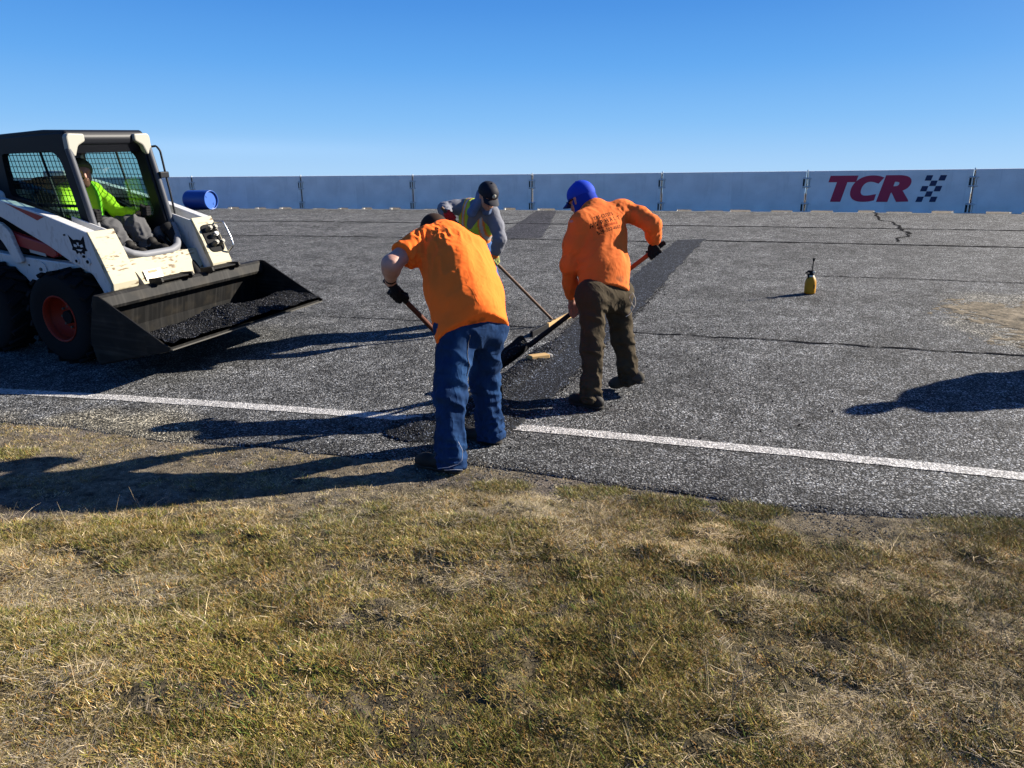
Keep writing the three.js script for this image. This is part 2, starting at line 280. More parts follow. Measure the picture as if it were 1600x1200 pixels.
{
  const straw = [.48, .405, .265], straw2 = [.29, .23, .105], olive = [.185, .175, .035], green = [.075, .12, .024], rust = [.28, .155, .042], grey2 = [.31, .275, .22];
  const gm = new THREE.MeshPhysicalMaterial({ vertexColors: true, roughness: .8, specularIntensity: .35, side: THREE.DoubleSide });
  const kinds = [
    [tuft(1, 48, .045, .026, [.4, 1.3], .0026, [olive, olive, olive, straw2, rust, straw]), 'live'],
    [tuft(2, 48, .05, .025, [.4, 1.35], .0026, [rust, rust, olive, straw2, straw]), 'brown'],
    [tuft(3, 36, .06, .05, [1.2, 1.55], .0024, [straw, straw, grey2, straw2]), 'thatch'],
    [tuft(4, 46, .05, .026, [.5, 1.4], .0026, [straw, straw2, grey2, olive]), 'dry'],
    [tuft(5, 48, .04, .028, [.3, 1.2], .0027, [green, olive, olive, straw2]), 'green'],
    [tuft(6, 10, .03, .13, [.2, 1.2], .0026, [straw, straw, straw2]), 'long'],
  ];
  const R = rng(77), lists = kinds.map(() => []), M = new THREE.Matrix4(), Q = new THREE.Quaternion(), Y = V(0, 1, 0), S = V(1, 1, 1);
  const put = (k, x, d, s, tint) => { Q.setFromAxisAngle(Y, R() * 6.283); S.set(s, s * (.8 + .4 * R()), s); lists[k].push([new THREE.Matrix4().compose(V(x, groundY(x, d) - .004, -d), Q, S), tint]); };
  for (let i = 0; i < 140000; i++) {
    const x = (R() - .5) * 9.4, d = .85 + R() * 4.2;
    if (Math.abs(x) > 1.2 + d * 1.05) continue;
    const b = d - interp(GRASS, x), e = interp(EDGE, x);
    const patch = fbm(x * 2.1 + 5, d * 2.6, 3, 3), patch2 = fbm(x * 1.1 - 7, d * 1.5, 9, 3), bare = fbm(x * 3.5, d * 4.5, 15, 3);
    let p = sstep(.16, -.22, b + .35 * patch);
    if (d > e - .03) continue;
    p = Math.max(p, (x < 0 ? .22 : .1) * sstep(.2, .5, bare + .3)) * (bare < -.16 ? .22 : 1);
    if (R() > p) continue;
    const q = R() + patch2 * .9, u = R();
    let k = q < .26 ? 2 : q < .44 ? 3 : q < .64 ? 1 : q < .95 ? 0 : 4;
    if (patch > .08 && u < .65) k = u < .15 ? 4 : 0; if (patch < -.25 && u < .6) k = 2; if (u > .994) k = 5;
    const dry = b > -.02; if (dry && u < .6) k = 3;
    const w = 1 + .6 * fbm(x * 6, d * 7, 31, 3), rs = .5 + .9 * patch2;
    put(k, x, d, (dry ? .5 : .75) + .45 * R(), [w * (1 + .12 * rs), w, w * (1 - .15 * rs)]);
  }
  // a few hummocks by the shoulder and a tall dry stem
  for (const [cx, cd, n, r] of [[1.27, 3.42, 260, .12], [.45, 3.63, 200, .13], [.85, 3.48, 200, .12], [2.35, 3.2, 260, .2], [2.75, 3.1, 200, .16], [-3.2, 4.25, 130, .12], [-.05, 3.72, 120, .1]])
    for (let i = 0; i < n; i++) { const a = R() * 6.283, q = r * Math.sqrt(R()), x = cx + Math.cos(a) * q * 1.5, d = cd + Math.sin(a) * q * .7; put(R() < .6 ? 0 : R() < .5 ? 4 : 3, x, d, .8 + .5 * R(), [1, 1, 1]); }
  for (const [x, d, n] of [[.78, 2.02, 2], [1.3, 2.1, 1], [-.9, 2.5, 1]]) for (let i = 0; i < n; i++) put(5, x + (R() - .5) * .06, d + (R() - .5) * .06, 1.3 + .5 * R(), [1, 1, 1]);
  kinds.forEach(([g, n], k) => {
    const o = shadows(new THREE.InstancedMesh(g, gm, lists[k].length)); lists[k].forEach(([m, t], i) => { o.setMatrixAt(i, m); o.setColorAt(i, C(t[0], t[1], t[2])); });
    o.name = { live: 'olive_grass', brown: 'brown_grass', thatch: 'grass_thatch', dry: 'dry_grass', green: 'green_grass', long: 'grass_stems' }[n];
    o.userData = { kind: 'stuff', label: { live: 'short olive winter grass on the verge', brown: 'rusty brown short grass on the verge', thatch: 'flattened pale straw lying over the verge', dry: 'dry straw coloured short grass', green: 'greener grass in small patches', long: 'long loose dry stems in the grass' }[n] };
    scene.add(o);
  });
  // loose stones along the broken edge of the asphalt and in the dirt
  const pg = new THREE.IcosahedronGeometry(1, 0); { const p = pg.attributes.position; for (let i = 0; i < p.count; i++) { const v = V().fromBufferAttribute(p, i), s = .75 + .5 * hash3(Math.round(v.x * 50), Math.round(v.y * 50), Math.round(v.z * 50)); p.setXYZ(i, v.x * s * 1.2, v.y * s * .8, v.z * s); } pg.computeVertexNormals(); }
  const st = [];
  for (let i = 0; i < 60000 && st.length < 15000; i++) {
    const x = (R() - .5) * 9, e = edgeD(x), d = e + .1 - Math.abs(R() + R() - 1) * (x < -.2 ? 1.2 : .75) - .03 * R(); if (Math.abs(x) > 1.2 + d * 1.05) continue;
    const g = d - interp(GRASS, x); if (g < 0 && R() > .12) continue; if (fbm(x * 3, d * 4, 41, 3) < -.12 + .3 * R() - .1) continue;
    const s = .002 + .0042 * Math.pow(R(), 4), v = .07 + .22 * R() * R(), w = R();
    st.push([new THREE.Matrix4().compose(V(x, (d > e ? trackY(x, d) : groundY(x, d)) + s * .3, -d), new THREE.Quaternion().setFromEuler(new THREE.Euler(R() * 6, R() * 6, R() * 6)), V(s, s, s)), [v * (1 + .15 * w), v, v * (1 - .25 * w)]]);
  }
  const o = shadows(new THREE.InstancedMesh(pg, new THREE.MeshPhysicalMaterial({ roughness: .9, specularIntensity: .3 }), st.length)); st.forEach(([m, c], i) => { o.setMatrixAt(i, m); o.setColorAt(i, C(...c)); });
  o.name = 'loose_gravel'; o.userData = { kind: 'stuff', label: 'loose gravel along the broken asphalt edge' }; scene.add(o);
}
// ------------------------------------------------------------------ the outer wall: precast panels joined by steel loops and pins
const font = await new FontLoader().loadAsync('fonts/droid/droid_sans_bold.typeface.json');
{
  const J = [[-25.1, 25.22], [-21.5, 25.25], [-17.86, 25.11], [-14.22, 24.83], [-10.492, 24.372], [-6.732, 23.746], [-3.046, 22.967], [.632, 22.027], [4.27, 20.938], [7.866, 19.705], [11.43, 18.33], [14.94, 16.82], [18.4, 15.2]];
  const top = x => 2.15 + .0025 * x;
  const paint = new THREE.MeshPhysicalMaterial({ color: C(.92, .90, .87), roughness: .75, specularIntensity: .4, bumpScale: .002 });
  paint.map = dataTex(512, 256, d => { for (let j = 0; j < 256; j++) for (let i = 0; i < 512; i++) { const n = fbm(i * .02, j * .03, 2, 4), s = Math.max(0, fbm(i * .09, j * .008, 7, 3) - .25), v = 238 + 14 * n - 25 * s - (hash3(i, j, 1) > .997 ? 50 : 0), o = 4 * (j * 512 + i); d[o] = v; d[o + 1] = v; d[o + 2] = v - 2; d[o + 3] = 255; } }, true); paint.map.repeat.set(.26, .5);
  const dark = mat(.02, .022, .025, .8), red = mat(.44, .018, .06, .6), navy = mat(.012, .02, .075, .6);
  const bright = mat(.62, .62, .60, .4, .7);
  for (let i = 0; i < J.length - 1; i++) {
    const [x0, d0] = J[i], [x1, d1] = J[i + 1], len = Math.hypot(x1 - x0, d1 - d0), yaw = Math.atan2(d1 - d0, x1 - x0), cx = (x0 + x1) / 2, cd = (d0 + d1) / 2, base = 0.925;
    const h = top(cx) - base, L = len - .05;
    const lab = { 3: 'plain white wall panel seen through the loader cab', 4: 'plain white wall panel whose left joint is behind the blue barrel', 5: 'plain white wall panel second to the right of the blue barrel', 6: 'plain white wall panel behind the worker in the black cap', 7: 'plain white wall panel behind the worker in the blue cap', 8: 'plain white wall panel between the blue capped worker and the lettered panel', 9: 'white wall panel lettered TCR with a small checkered flag', 10: 'plain white wall panel at the right edge beyond the lettered one' }[i] ?? (i < 3 ? ['plain white wall panel farthest left, behind the loader', 'plain white wall panel behind the rear of the loader', 'plain white wall panel behind the loader arm'][i] : 'plain white wall panel beyond the right edge');
    const t = thing('barrier_panel', lab, 'wall panel', 'white wall panels along the outer edge of the track');
    t.position.set(cx, base, -cd); t.rotation.y = yaw;
    t.rotation.z = (top(x1) - top(x0)) / len;
    // front outline with four drain notches in the foot
    const R = rng(300 + i), p = [[-L / 2, 0]]; const ns = [-.36, -.13, .1, .34].map(v => (v + (R() - .5) * .06) * L);
    for (const n of ns) { const w = .17 + .12 * R(), hh = .20 + .05 * R(); p.push([n - w, 0], [n - w, hh], [n + w, hh], [n + w, 0]); }
    p.push([L / 2, 0], [L / 2, h], [-L / 2, h]);
    part('panel', ext(p, -.13, .13, .018), paint, t);
    // pin and loops in the joint on the right end
    const jx = len / 2;
    part('joint_pin', rod([jx, .02, .12], [jx, h, .12], .012), dark, t); part('pin_cap', rod([jx, h - .03, .12], [jx, h + .03, .12], .022, .018), bright, t);
    for (const y of [.24, .76]) for (const s of [-1, 1]) {
      const hh = .17 * h;
      part('joint_loop', tube([[jx + s * .10, y * h - hh / 2, .132], [jx + s * .02, y * h - hh / 2, .165], [jx - s * .035, y * h - hh / 2, .15], [jx - s * .035, y * h + hh / 2, .15], [jx + s * .02, y * h + hh / 2, .165], [jx + s * .10, y * h + hh / 2, .132]], .019, 6, 30), bright, t);
      part('joint_recess', rbox(jx + s * .062 - .036, jx + s * .062 + .036, y * h - hh * .62, y * h + hh * .62, .10, .1325, .004), dark, t);
    }
    if (i === 9) {
      const size = .60, k = 1.33, sh = .24;
      let cursor = -1.50;
      for (const ch of 'TCR') {
        const g = new TextGeometry(ch, { font, size, depth: .004, curveSegments: 10, bevelEnabled: true, bevelSize: .028, bevelThickness: .0005, bevelSegments: 1 }); g.computeBoundingBox();
        const b = g.boundingBox; g.translate(-b.min.x, -b.min.y, 0);
        const w = (b.max.x - b.min.x), hh = b.max.y - b.min.y, fx = (ch === 'T' ? .66 : ch === 'C' ? .68 : .74) / w, fy = .66 / hh;
        const q = g.attributes.position; for (let n = 0; n < q.count; n++) q.setXYZ(n, cursor + q.getX(n) * fx + q.getY(n) * fy * sh, .46 + q.getY(n) * fy, .1325 + q.getZ(n)); g.computeVertexNormals();
        part('letter', g, red, t); cursor += (ch === 'T' ? .60 : ch === 'C' ? .70 : .7);
      }
      const sq = .128, sy = .13, X0 = .70;
      for (let r = 0; r < 5; r++) for (let c = 0; c < 3; c++) if ((r + c) % 2 === 0) { const y = .46 + (4 - r) * sy, x = X0 + c * sq * 1.18 + (4 - r) * sy * .27; part('flag_square', ext([[x, y], [x + sq * 1.1, y], [x + sq * 1.1 + sy * .27, y + sy], [x + sy * .27, y + sy]], .1325, .1365, 0), navy, t); }
    }
  }
}
// ------------------------------------------------------------------ skid steer loader: x forward from the front axle, y up, z towards the near side
const loader = thing('skid_steer_loader', 'white skid steer loader with black cage cab and asphalt filled bucket', 'loader');
const loaderM = new THREE.Matrix4();
{
  const f = V(.9188, -.0159, .3945), u = V(-.0134, .9974, .0714), s = f.clone().cross(u).normalize();
  u.copy(s).cross(f); loaderM.makeBasis(f, u, s).setPosition(-3.843, .127, -7.346);
  loader.applyMatrix4(loaderM);
  const grime = (base, seed, amt, streakX) => dataTex(256, 256, d => { for (let j = 0; j < 256; j++) for (let i = 0; i < 256; i++) { const n = fbm(i * .03, j * .02, seed, 4), sp = fbm(i * .16, j * .06, seed + 3, 3), k = clamp(amt * (sstep(.05, .35, sp) * sstep(-.2, .25, n)), 0, 1), c = [base[0] * (1 + .06 * n), base[1] * (1 + .06 * n), base[2] * (1 + .06 * n)], r = [.22, .13, .05], o = 4 * (j * 256 + i); for (let q = 0; q < 3; q++) d[o + q] = toS(c[q] + (r[q] - c[q]) * k); d[o + 3] = 255; } }, true);
  const white = new THREE.MeshPhysicalMaterial({ color: C(.52, .52, .515), roughness: .42, clearcoat: .15, clearcoatRoughness: .35 });
  white.map = grime([1, 1, 1], 3, .25); white.map.repeat.set(1.2, 1.2);
  const dirty = new THREE.MeshPhysicalMaterial({ color: C(.36, .335, .26), roughness: .75 }); dirty.map = grime([1, .97, .88], 8, .9); dirty.map.repeat.set(2.2, 1.4);
  const dk = (r, g, b, ro, sp = .25) => new THREE.MeshPhysicalMaterial({ color: C(r, g, b), roughness: ro, specularIntensity: sp }), cream = mat(.28, .27, .225, .6), black = dk(.007, .008, .011, .45, .35), dullBlack = dk(.009, .009, .010, .8), greyPl = dk(.06, .064, .075, .55, .4), greySill = dk(.16, .165, .18, .55, .4), rubber = dk(.009, .009, .0095, .85), redP = new THREE.MeshPhysicalMaterial({ color: C(.27, .012, .010), roughness: .45 }), rimP = dk(.22, .018, .007, .5, .4), steel = mat(.10, .095, .085, .55, .5), chrome = mat(.5, .5, .5, .2, .9);
  const bucketM = new THREE.MeshPhysicalMaterial({ color: C(.42, .42, .43), roughness: .62, specularIntensity: .35 }); bucketM.map = dataTex(256, 256, d => { for (let j = 0; j < 256; j++) for (let i = 0; i < 256; i++) { const n = fbm(i * .02, j * .07, 5, 4), s2 = Math.max(0, fbm(i * .012, j * .25, 9, 3)), r = Math.max(0, fbm(i * .05, j * .05, 19, 3)), o = 4 * (j * 256 + i); d[o] = toS(.012 + .02 * Math.max(0, n) + .05 * s2 + .05 * r); d[o + 1] = toS(.012 + .019 * Math.max(0, n) + .047 * s2 + .04 * r); d[o + 2] = toS(.012 + .017 * Math.max(0, n) + .042 * s2 + .025 * r); d[o + 3] = 255; } }, true); bucketM.map.repeat.set(.8, .8);
  const glass = new THREE.MeshPhysicalMaterial({ color: C(.62, .78, .74), roughness: .03, transmission: 1, thickness: 0, ior: 1.5 });
  const P = (n, g, m, p = loader) => part(n, g, m, p);

  // chassis, side panels with wheel arches
  P('chassis', merged([rbox(-1.72, .46, .24, .66, -.5, .5, .03), rbox(-1.75, -.95, .6, 1.25, -.5, .5, .05), rbox(-1.0, .40, .60, .82, -.47, .47, .02)]), dullBlack);
  for (const s2 of [1, -1]) {
    const sh = new THREE.Shape(); sh.moveTo(-1.78, .98); sh.lineTo(-.74, .905); sh.lineTo(.10, .868); sh.lineTo(.42, .80); sh.lineTo(.50, .64); sh.lineTo(.42, .60);
    for (let a = 24; a <= 168; a += 12) sh.lineTo(Math.cos(a * Math.PI / 180) * .47, .41 + Math.sin(a * Math.PI / 180) * .40);
    sh.lineTo(-.50, .30); sh.lineTo(-.60, .30);
    for (let a = 12; a <= 168; a += 12) sh.lineTo(-1.1 + Math.cos(a * Math.PI / 180) * .47, .41 + Math.sin(a * Math.PI / 180) * .40);
    sh.lineTo(-1.62, .45); sh.lineTo(-1.78, .5); sh.closePath();
    const sp = P('side_panel', ext(sh, s2 > 0 ? .50 : -.60, s2 > 0 ? .60 : -.50, .012), white);
    P('pivot_boss', rod([-.50, .80, s2 * .59], [-.50, .80, s2 * .612], .075, .075, 20), white, sp);
    P('pivot_bolt', rod([-.50, .80, s2 * .61], [-.50, .80, s2 * .622], .018, .018, 6), steel, sp);
    for (const [x, y] of [[-.68, .83], [-.33, .77], [-.20, .80], [-.36, .71]]) P('bolt', rod([x, y, s2 * .598], [x, y, s2 * .606], .010, .010, 8), steel, sp);
    // recessed dark side with the red link and a pale maker plate
    P('side_recess', ext([[-1.7, 1.40], [-.78, 1.26], [-.16, 1.02], [.12, .90], [-.74, .92], [-1.7, .99]], s2 > 0 ? .44 : -.52, s2 > 0 ? .52 : -.44, .005), dullBlack);
    P('control_link', ext(roundPoly([[-1.02, 1.17], [-.30, 1.035], [-.235, .94], [-.30, .915], [-1.0, 1.05]], .03), s2 > 0 ? .53 : -.60, s2 > 0 ? .60 : -.53, .012), redP);
    P('decal', ext([[-.62, .985], [-.40, .955], [-.395, .925], [-.615, .955]], s2 > 0 ? .601 : -.604, s2 > 0 ? .604 : -.601, 0), mat(.35, .35, .33, .6));
    P('link_bracket', ext(roundPoly([[-1.25, 1.30], [-.90, 1.23], [-.80, 1.16], [-.76, 1.02], [-.70, .86], [-.82, .84], [-.90, 1.0], [-.96, 1.08], [-1.25, 1.12]], .04), s2 > 0 ? .605 : -.645, s2 > 0 ? .645 : -.605, .008), white);
    // lift arm
    const zo = .72, arm = ext(roundPoly([[-1.72, 1.66], [-.72, 1.462], [-.19, 1.352], [.40, 1.195, .02], [.50, .985], [.60, .74], [.56, .46], [.50, .42], [.46, .50], [.46, .66], [.36, .82], [.15, .895], [-.16, 1.055], [-.75, 1.30], [-1.72, 1.50]], .03), s2 > 0 ? .62 : -zo, s2 > 0 ? zo : -.62, .010);
    const la = P('lift_arm', arm, white);
    // wide boxed nose of the arm, its front dirty
    P('arm_nose', ext([[.392, 1.20], [.405, 1.201], [.508, .988], [.608, .745], [.57, .45], [.53, .45], [.565, .735], [.46, .97]], s2 > 0 ? .455 : -.722, s2 > 0 ? .722 : -.455, .006), dirty, la);
    P('arm_inner_plate', ext([[-.1, 1.30], [.385, 1.18], [.56, .74], [.53, .45], [.46, .50], [.36, .80], [.12, .90], [-.14, 1.05]], s2 > 0 ? .46 : -.48, s2 > 0 ? .48 : -.46, .004), white, la);
    P('arm_stripe', ext([[-.64, 1.433], [-.13, 1.318], [-.23, 1.283]], s2 > 0 ? zo + .0005 : -zo - .003, s2 > 0 ? zo + .003 : -zo - .0005, 0), redP, la);
    for (const [x, y, r] of [[.345, .935, .03], [.20, .935, .026], [.10, 1.165, .008], [.30, .98, .012], [.50, .66, .02]]) { P('pin', rod([x, y, s2 * (zo - .01)], [x, y, s2 * (zo + .012)], r, r, 16), r > .015 ? white : dullBlack, la); if (r > .022) P('pin', rod([x, y, s2 * (zo + .005)], [x, y, s2 * (zo + .016)], r * .55, r * .55, 12), dullBlack, la); }
    // wildcat head emblem
    const e = (pts, z) => ext(pts.map(([x, y]) => [.255 + x * .10 - y * .01, 1.075 + y * .078]), s2 > 0 ? zo + z : -zo - z - .002, s2 > 0 ? zo + z + .002 : -zo - z, 0);
    const em = P('emblem', e([[-1.0, 1.15], [-.5, .62], [0, .7], [.5, .62], [1.0, 1.15], [.92, .35], [.86, -.2], [1.0, -.55], [.62, -.62], [.5, -1.0], [.18, -.78], [0, -1.05], [-.18, -.78], [-.5, -1.0], [-.62, -.62], [-1.0, -.55], [-.86, -.2], [-.92, .35]], .0006), dullBlack, la);
    for (const q of [[[-.55, .18], [-.15, .05], [-.3, -.2], [-.6, -.12]], [[.55, .18], [.15, .05], [.3, -.2], [.6, -.12]], [[-.12, .35], [.12, .35], [.06, -.05], [-.06, -.05]], [[-.4, -.42], [.4, -.42], [.16, -.62], [-.16, -.62]]]) P('emblem_marking', e(q, .0028), white, la);
    // tilt cylinder
    const zc = s2 * .36, cy = P('tilt_cylinder', merged([rod([.16, 1.10, zc], [.50, .62, zc], .052, .052, 18), rod([.13, 1.13, zc], [.17, 1.08, zc], .062, .062, 18)]), dullBlack);
    P('cylinder_rod', rod([.50, .62, zc], [.565, .53, zc], .026, .026, 12), chrome, cy);
    P('hydraulic_hose', tube([[.12, 1.04, zc + .09], [.24, .92, zc + .085], [.36, .76, zc + .08], [.44, .60, zc + .07]], .013, 8, 24), dullBlack, cy);
  }
  // engine cover behind
  P('engine_cover', merged([rbox(-1.78, -1.05, 1.0, 1.52, -.5, .5, .06), rbox(-1.86, -1.7, .5, 1.45, -.5, .5, .05)]), white);
  P('tower', merged([rbox(-1.82, -1.45, .95, 1.66, .5, .62, .03), rbox(-1.82, -1.45, .95, 1.66, -.62, -.5, .03)]), white);
  P('front_plate', (() => { const g = ext([[.33, .90], [.40, .90], [.55, .50], [.50, .48]], -.46, .46, .008); return g; })(), dirty);
  P('warning_label', (() => { const g = rbox(-.001, .001, -.05, .05, -.10, .10, .0005); g.rotateZ(.36); g.translate(.475, .735, .17); return g; })(), mat(.70, .62, .5, .6));
  P('warning_label', (() => { const g = rbox(-.001, .001, -.012, .012, -.05, .05, .0005); g.rotateZ(.36); g.translate(.468, .765, .17); return g; })(), mat(.55, .12, .03, .6));
  // hydraulic couplers on the far arm nose
  const hc = P('coupler_plate', (() => { const sh = roundPoly([[-.10, .0], [.10, .0], [.11, .15], [.10, .30], [-.10, .30], [-.11, .15]], .10), g = ext(sh, 0, .02, .004); g.rotateY(Math.PI / 2); g.rotateZ(.41); g.translate(.558, .845, -.60); return g; })(), dullBlack);
  for (const [t, z] of [[.25, -.64], [.25, -.56], [.55, -.6], [.8, -.63], [.8, -.56]]) { const x = .57 - t * .115, y = .855 + t * .265; P('coupler', merged([rod([x, y, z], [x + .06, y + .035, z], .028, .024, 14), rod([x + .06, y + .035, z], [x + .075, y + .043, z], .018, .018, 12)]), t === .55 ? chrome : steel, hc); }
  P('coupler_guard', tube([[.43, 1.13, -.715], [.55, 1.14, -.73], [.62, 1.0, -.735], [.65, .90, -.73], [.57, .82, -.715]], .010, 8, 30), chrome, hc);

  // wheels
  function wheel(x, zc, s2) {
    const w = P('wheel', (() => { const pr = [[.20, -.13], [.30, -.150], [.385, -.142], [.412, -.115], [.415, 0], [.412, .115], [.385, .142], [.30, .150], [.20, .13]].map(p => new THREE.Vector2(p[0], p[1])); const g = new THREE.LatheGeometry(pr, 48); g.rotateX(Math.PI / 2); g.translate(x, .41, zc); return g; })(), rubber);
    const lugs = []; for (let i = 0; i < 18; i++) for (const q of [-1, 1]) { const a = (i + (q > 0 ? .5 : 0)) / 18 * 6.283, g = rbox(-.028, .028, -.012, .022, -.02, .155, .006); g.rotateY(q > 0 ? .5 : Math.PI - .5); g.translate(0, .415, q * .0); g.rotateZ(a); g.translate(x, .41, zc); lugs.push(g); }
    P('tread', merged(lugs), rubber, w);
    const rim = (() => { const pr = [[.0, .02], [.10, .02], [.12, .005], [.17, -.01], [.185, .06], [.205, .075], [.215, .12], [.222, .137], [.212, .143], [.200, .128], [.193, .09]].map(p => new THREE.Vector2(p[0], p[1])); const g = new THREE.LatheGeometry(pr, 40); g.rotateX(Math.PI / 2); if (s2 < 0) g.rotateY(Math.PI); g.translate(x, .41, zc); return g; })();
    const r = P('rim', rim, rimP, w); rim.computeVertexNormals();
    P('hub', rod([x, .41, zc], [x, .41, zc + s2 * .06], .065, .06, 20), dullBlack, w);
    for (let i = 0; i < 8; i++) { const a = i / 8 * 6.283; P('lug_nut', rod([x + Math.cos(a) * .10, .41 + Math.sin(a) * .10, zc + s2 * .015], [x + Math.cos(a) * .10, .41 + Math.sin(a) * .10, zc + s2 * .04], .012, .012, 6), steel, w); }
  }
  for (const x of [0, -1.1]) { wheel(x, .74, 1); wheel(x, -.74, -1); }

  // cab
  const CW = .44, cab = P('cab', (() => {
    const side = (z0, z1) => ext(roundPoly([[-1.12, 2.0, .06], [.0, 2.045, .05], [.02, 1.90], [.175, 1.16, .02], [.12, 1.02], [-1.12, 1.02]], .04), z0, z1, .012, [roundPoly([[-.93, 1.87, .06], [-.10, 1.895, .16], [.04, 1.24, .05], [-.05, 1.19, .05], [-.62, 1.40, .08], [-.93, 1.46, .06]], .06)]);
    const roof = ext(roundPoly([[-1.12, 1.93], [-1.10, 2.03], [-.3, 2.07], [.0, 2.065], [.035, 2.0], [.02, 1.93]], .03), -CW + .02, CW - .02, .015);
    const back = rbox(-1.12, -1.06, 1.02, 1.60, -CW, CW, .01), backTop = rbox(-1.12, -1.06, 1.86, 1.98, -CW, CW, .01);
    return merged([side(CW - .06, CW), side(-CW, -CW + .06), roof, back, backTop]);
  })(), black);
  cab.position.x = -.045;
  P('front_header', ext([[-.03, 1.86], [.015, 1.95], [.03, 2.0], [-.02, 2.0]], -CW, CW, .006), black, cab);
  for (const s2 of [1, -1]) {
    P('pillar_cover', tube([[.035, 1.90, s2 * (CW - .005)], [.075, 1.72, s2 * (CW - .005)], [.13, 1.45, s2 * (CW - .005)], [.175, 1.20, s2 * (CW - .005)], [.21, 1.08, s2 * (CW - .02)]], .030, 8, 30), greyPl, cab);
    P('corner_light', (() => { const q = [[.17, .045], [.01, .05], [-.012, .02], [-.012, -.10], [.03, -.15], [.05, -.15], [.09, -.06], [.17, -.02]].map(([a, y]) => [s2 * a, y]); if (s2 < 0) q.reverse(); const g = ext(roundPoly(q, .02), -.035, .03, .012); g.rotateY(Math.PI / 2); g.translate(.035, 1.985, s2 * CW); return g; })(), cream, cab);
    // wire screen and glass in the side window
    const bars = [], z = s2 * (CW - .035), inside = (x, y) => y < 1.88 && y > 1.20 && x > -.93 && x < .06 - (y - 1.20) * .20 && y > 1.195 + Math.max(0, (-.05 - x)) * .37;
    for (let x = -1.3; x < .2; x += .052) { let a = null, b = null; for (let y = 1.15; y < 1.92; y += .01) { const xx = x - (y - 1.2) * .20 + .1; if (inside(xx, y)) { a ??= [xx, y]; b = [xx, y]; } } if (a && b[1] - a[1] > .04) bars.push(rod([a[0], a[1] - .02, z], [b[0], b[1] + .02, z], .0034, .0034, 6)); }
    for (let y = 1.22; y < 1.9; y += .052) { let a = null, b = null; for (let x = -1; x < .15; x += .01) if (inside(x, y)) { a ??= x; b = x; } if (a !== null && b - a > .04) bars.push(rod([a - .03, y, z + .006 * s2], [b + .03, y, z + .006 * s2], .0034, .0034, 6)); }
    P('wire_screen', merged(bars), dullBlack, cab);
    P('window_bar', merged([rbox(-.75, .07, 1.375, 1.40, z - .014, z - .001, .003), (() => { const g = rod([-.42, 1.88, z - .012], [-.28, 1.28, z - .012], .012, .012, 8); return g; })()]), black, cab);
    P('side_glass', ext(roundPoly([[-.96, 1.90, .06], [-.07, 1.92, .12], [.07, 1.20, .03], [-.05, 1.16, .03], [-.64, 1.37], [-.96, 1.43]], .03), z - s2 * .02 - .001, z - s2 * .02 + .001, 0), glass, cab);
  }
  // gray surround below the door opening
  const sill = [[.215, 1.14, CW - .02], [.30, 1.03, CW - .06], [.395, .945, .27], [.42, .915, .16], [.42, .915, -.16], [.395, .945, -.27], [.30, 1.03, -CW + .06], [.215, 1.14, -CW + .02]];
  P('door_sill', merged([tube(sill, .036, 10, 80), tube(sill.map(([x, y, z]) => [x - .02, y - .05, z]), .036, 8, 60)]), greySill, cab);
  P('cab_floor', rbox(-1.05, .36, .84, .88, -.44, .44, .01), dullBlack, cab);
  P('grab_handle', merged([tube([[.02, 1.90, -CW - .005], [.06, 1.91, -CW - .07], [.085, 1.86, -CW - .09], [.11, 1.62, -CW - .09], [.13, 1.50, -CW - .085], [.16, 1.25, -CW - .08], [.17, 1.16, -CW - .05], [.16, 1.14, -CW]], .0105, 8, 60), rbox(.09, .15, 1.60, 1.66, -CW - .10, -CW + .01, .008)]), black, cab);
  P('seat', merged([rbox(-.78, -.28, .95, 1.06, -.23, .23, .04), (() => { const g = rbox(-.06, .06, 0, .62, -.23, .23, .04); g.rotateZ(.16); g.translate(-.76, 1.02, 0); return g; })()]), dullBlack, cab);
  P('lap_bar', tube([[-.70, 1.36, .30], [-.42, 1.32, .31], [-.12, 1.30, .30], [-.02, 1.24, .27], [.0, 1.10, .25]], .028, 8, 40), greySill, cab);
  for (const s2 of [1, -1]) P('joystick', merged([rod([-.03, .98, s2 * .29], [.0, 1.24, s2 * .27], .014, .014), rbox(-.03, .03, 1.22, 1.34, s2 * .27 - .025, s2 * .27 + .025, .02), rbox(-.55, .06, .90, 1.04, s2 * .33 - .06, s2 * .33 + .06, .03)]), dullBlack, cab);
  P('foot_well', rbox(.05, .10, .88, 1.0, -.35, .35, .01), dullBlack, cab);
  P('side_pod', (() => { const g = new THREE.SphereGeometry(.075, 16, 12); g.scale(.8, 1, .8); g.translate(.10, 1.05, -.34); return g; })(), greyPl, cab);

  // bucket: floor rises towards the cutting edge
  const bw = 1.0, bk = P('bucket', (() => {
    const prof = [[1.50, .295], [1.10, .19], [.75, .10], [.63, .075], [.595, .10], [.575, .18], [.585, .34], [.64, .55], [.70, .685], [.715, .672], [.668, .545], [.612, .34], [.603, .19], [.62, .125], [.64, .105], [.75, .128], [1.10, .218], [1.50, .318]];
    return ext(prof, -bw, bw, .003);
  })(), bucketM);
  for (const s2 of [1, -1]) P('side_plate', ext(roundPoly([[.60, .08, .04], [1.50, .29, .01], [1.53, .325, .005], [1.44, .36, .01], [.78, .705, .01], [.705, .705, .02], [.565, .30, .05]], .02), s2 > 0 ? bw + .001 : -bw - .017, s2 > 0 ? bw + .017 : -bw - .001, .004), bucketM, bk);
  P('cutting_edge', ext([[1.38, .255], [1.53, .298], [1.53, .308], [1.38, .278]], -bw + .002, bw - .002, .002), steel, bk);
  P('top_lip', ext([[.63, .60], [.69, .705], [.735, .70], [.755, .68], [.775, .60], [.768, .575], [.75, .585], [.735, .655], [.70, .665], [.655, .57]], -bw + .002, bw - .002, .006), bucketM, bk);
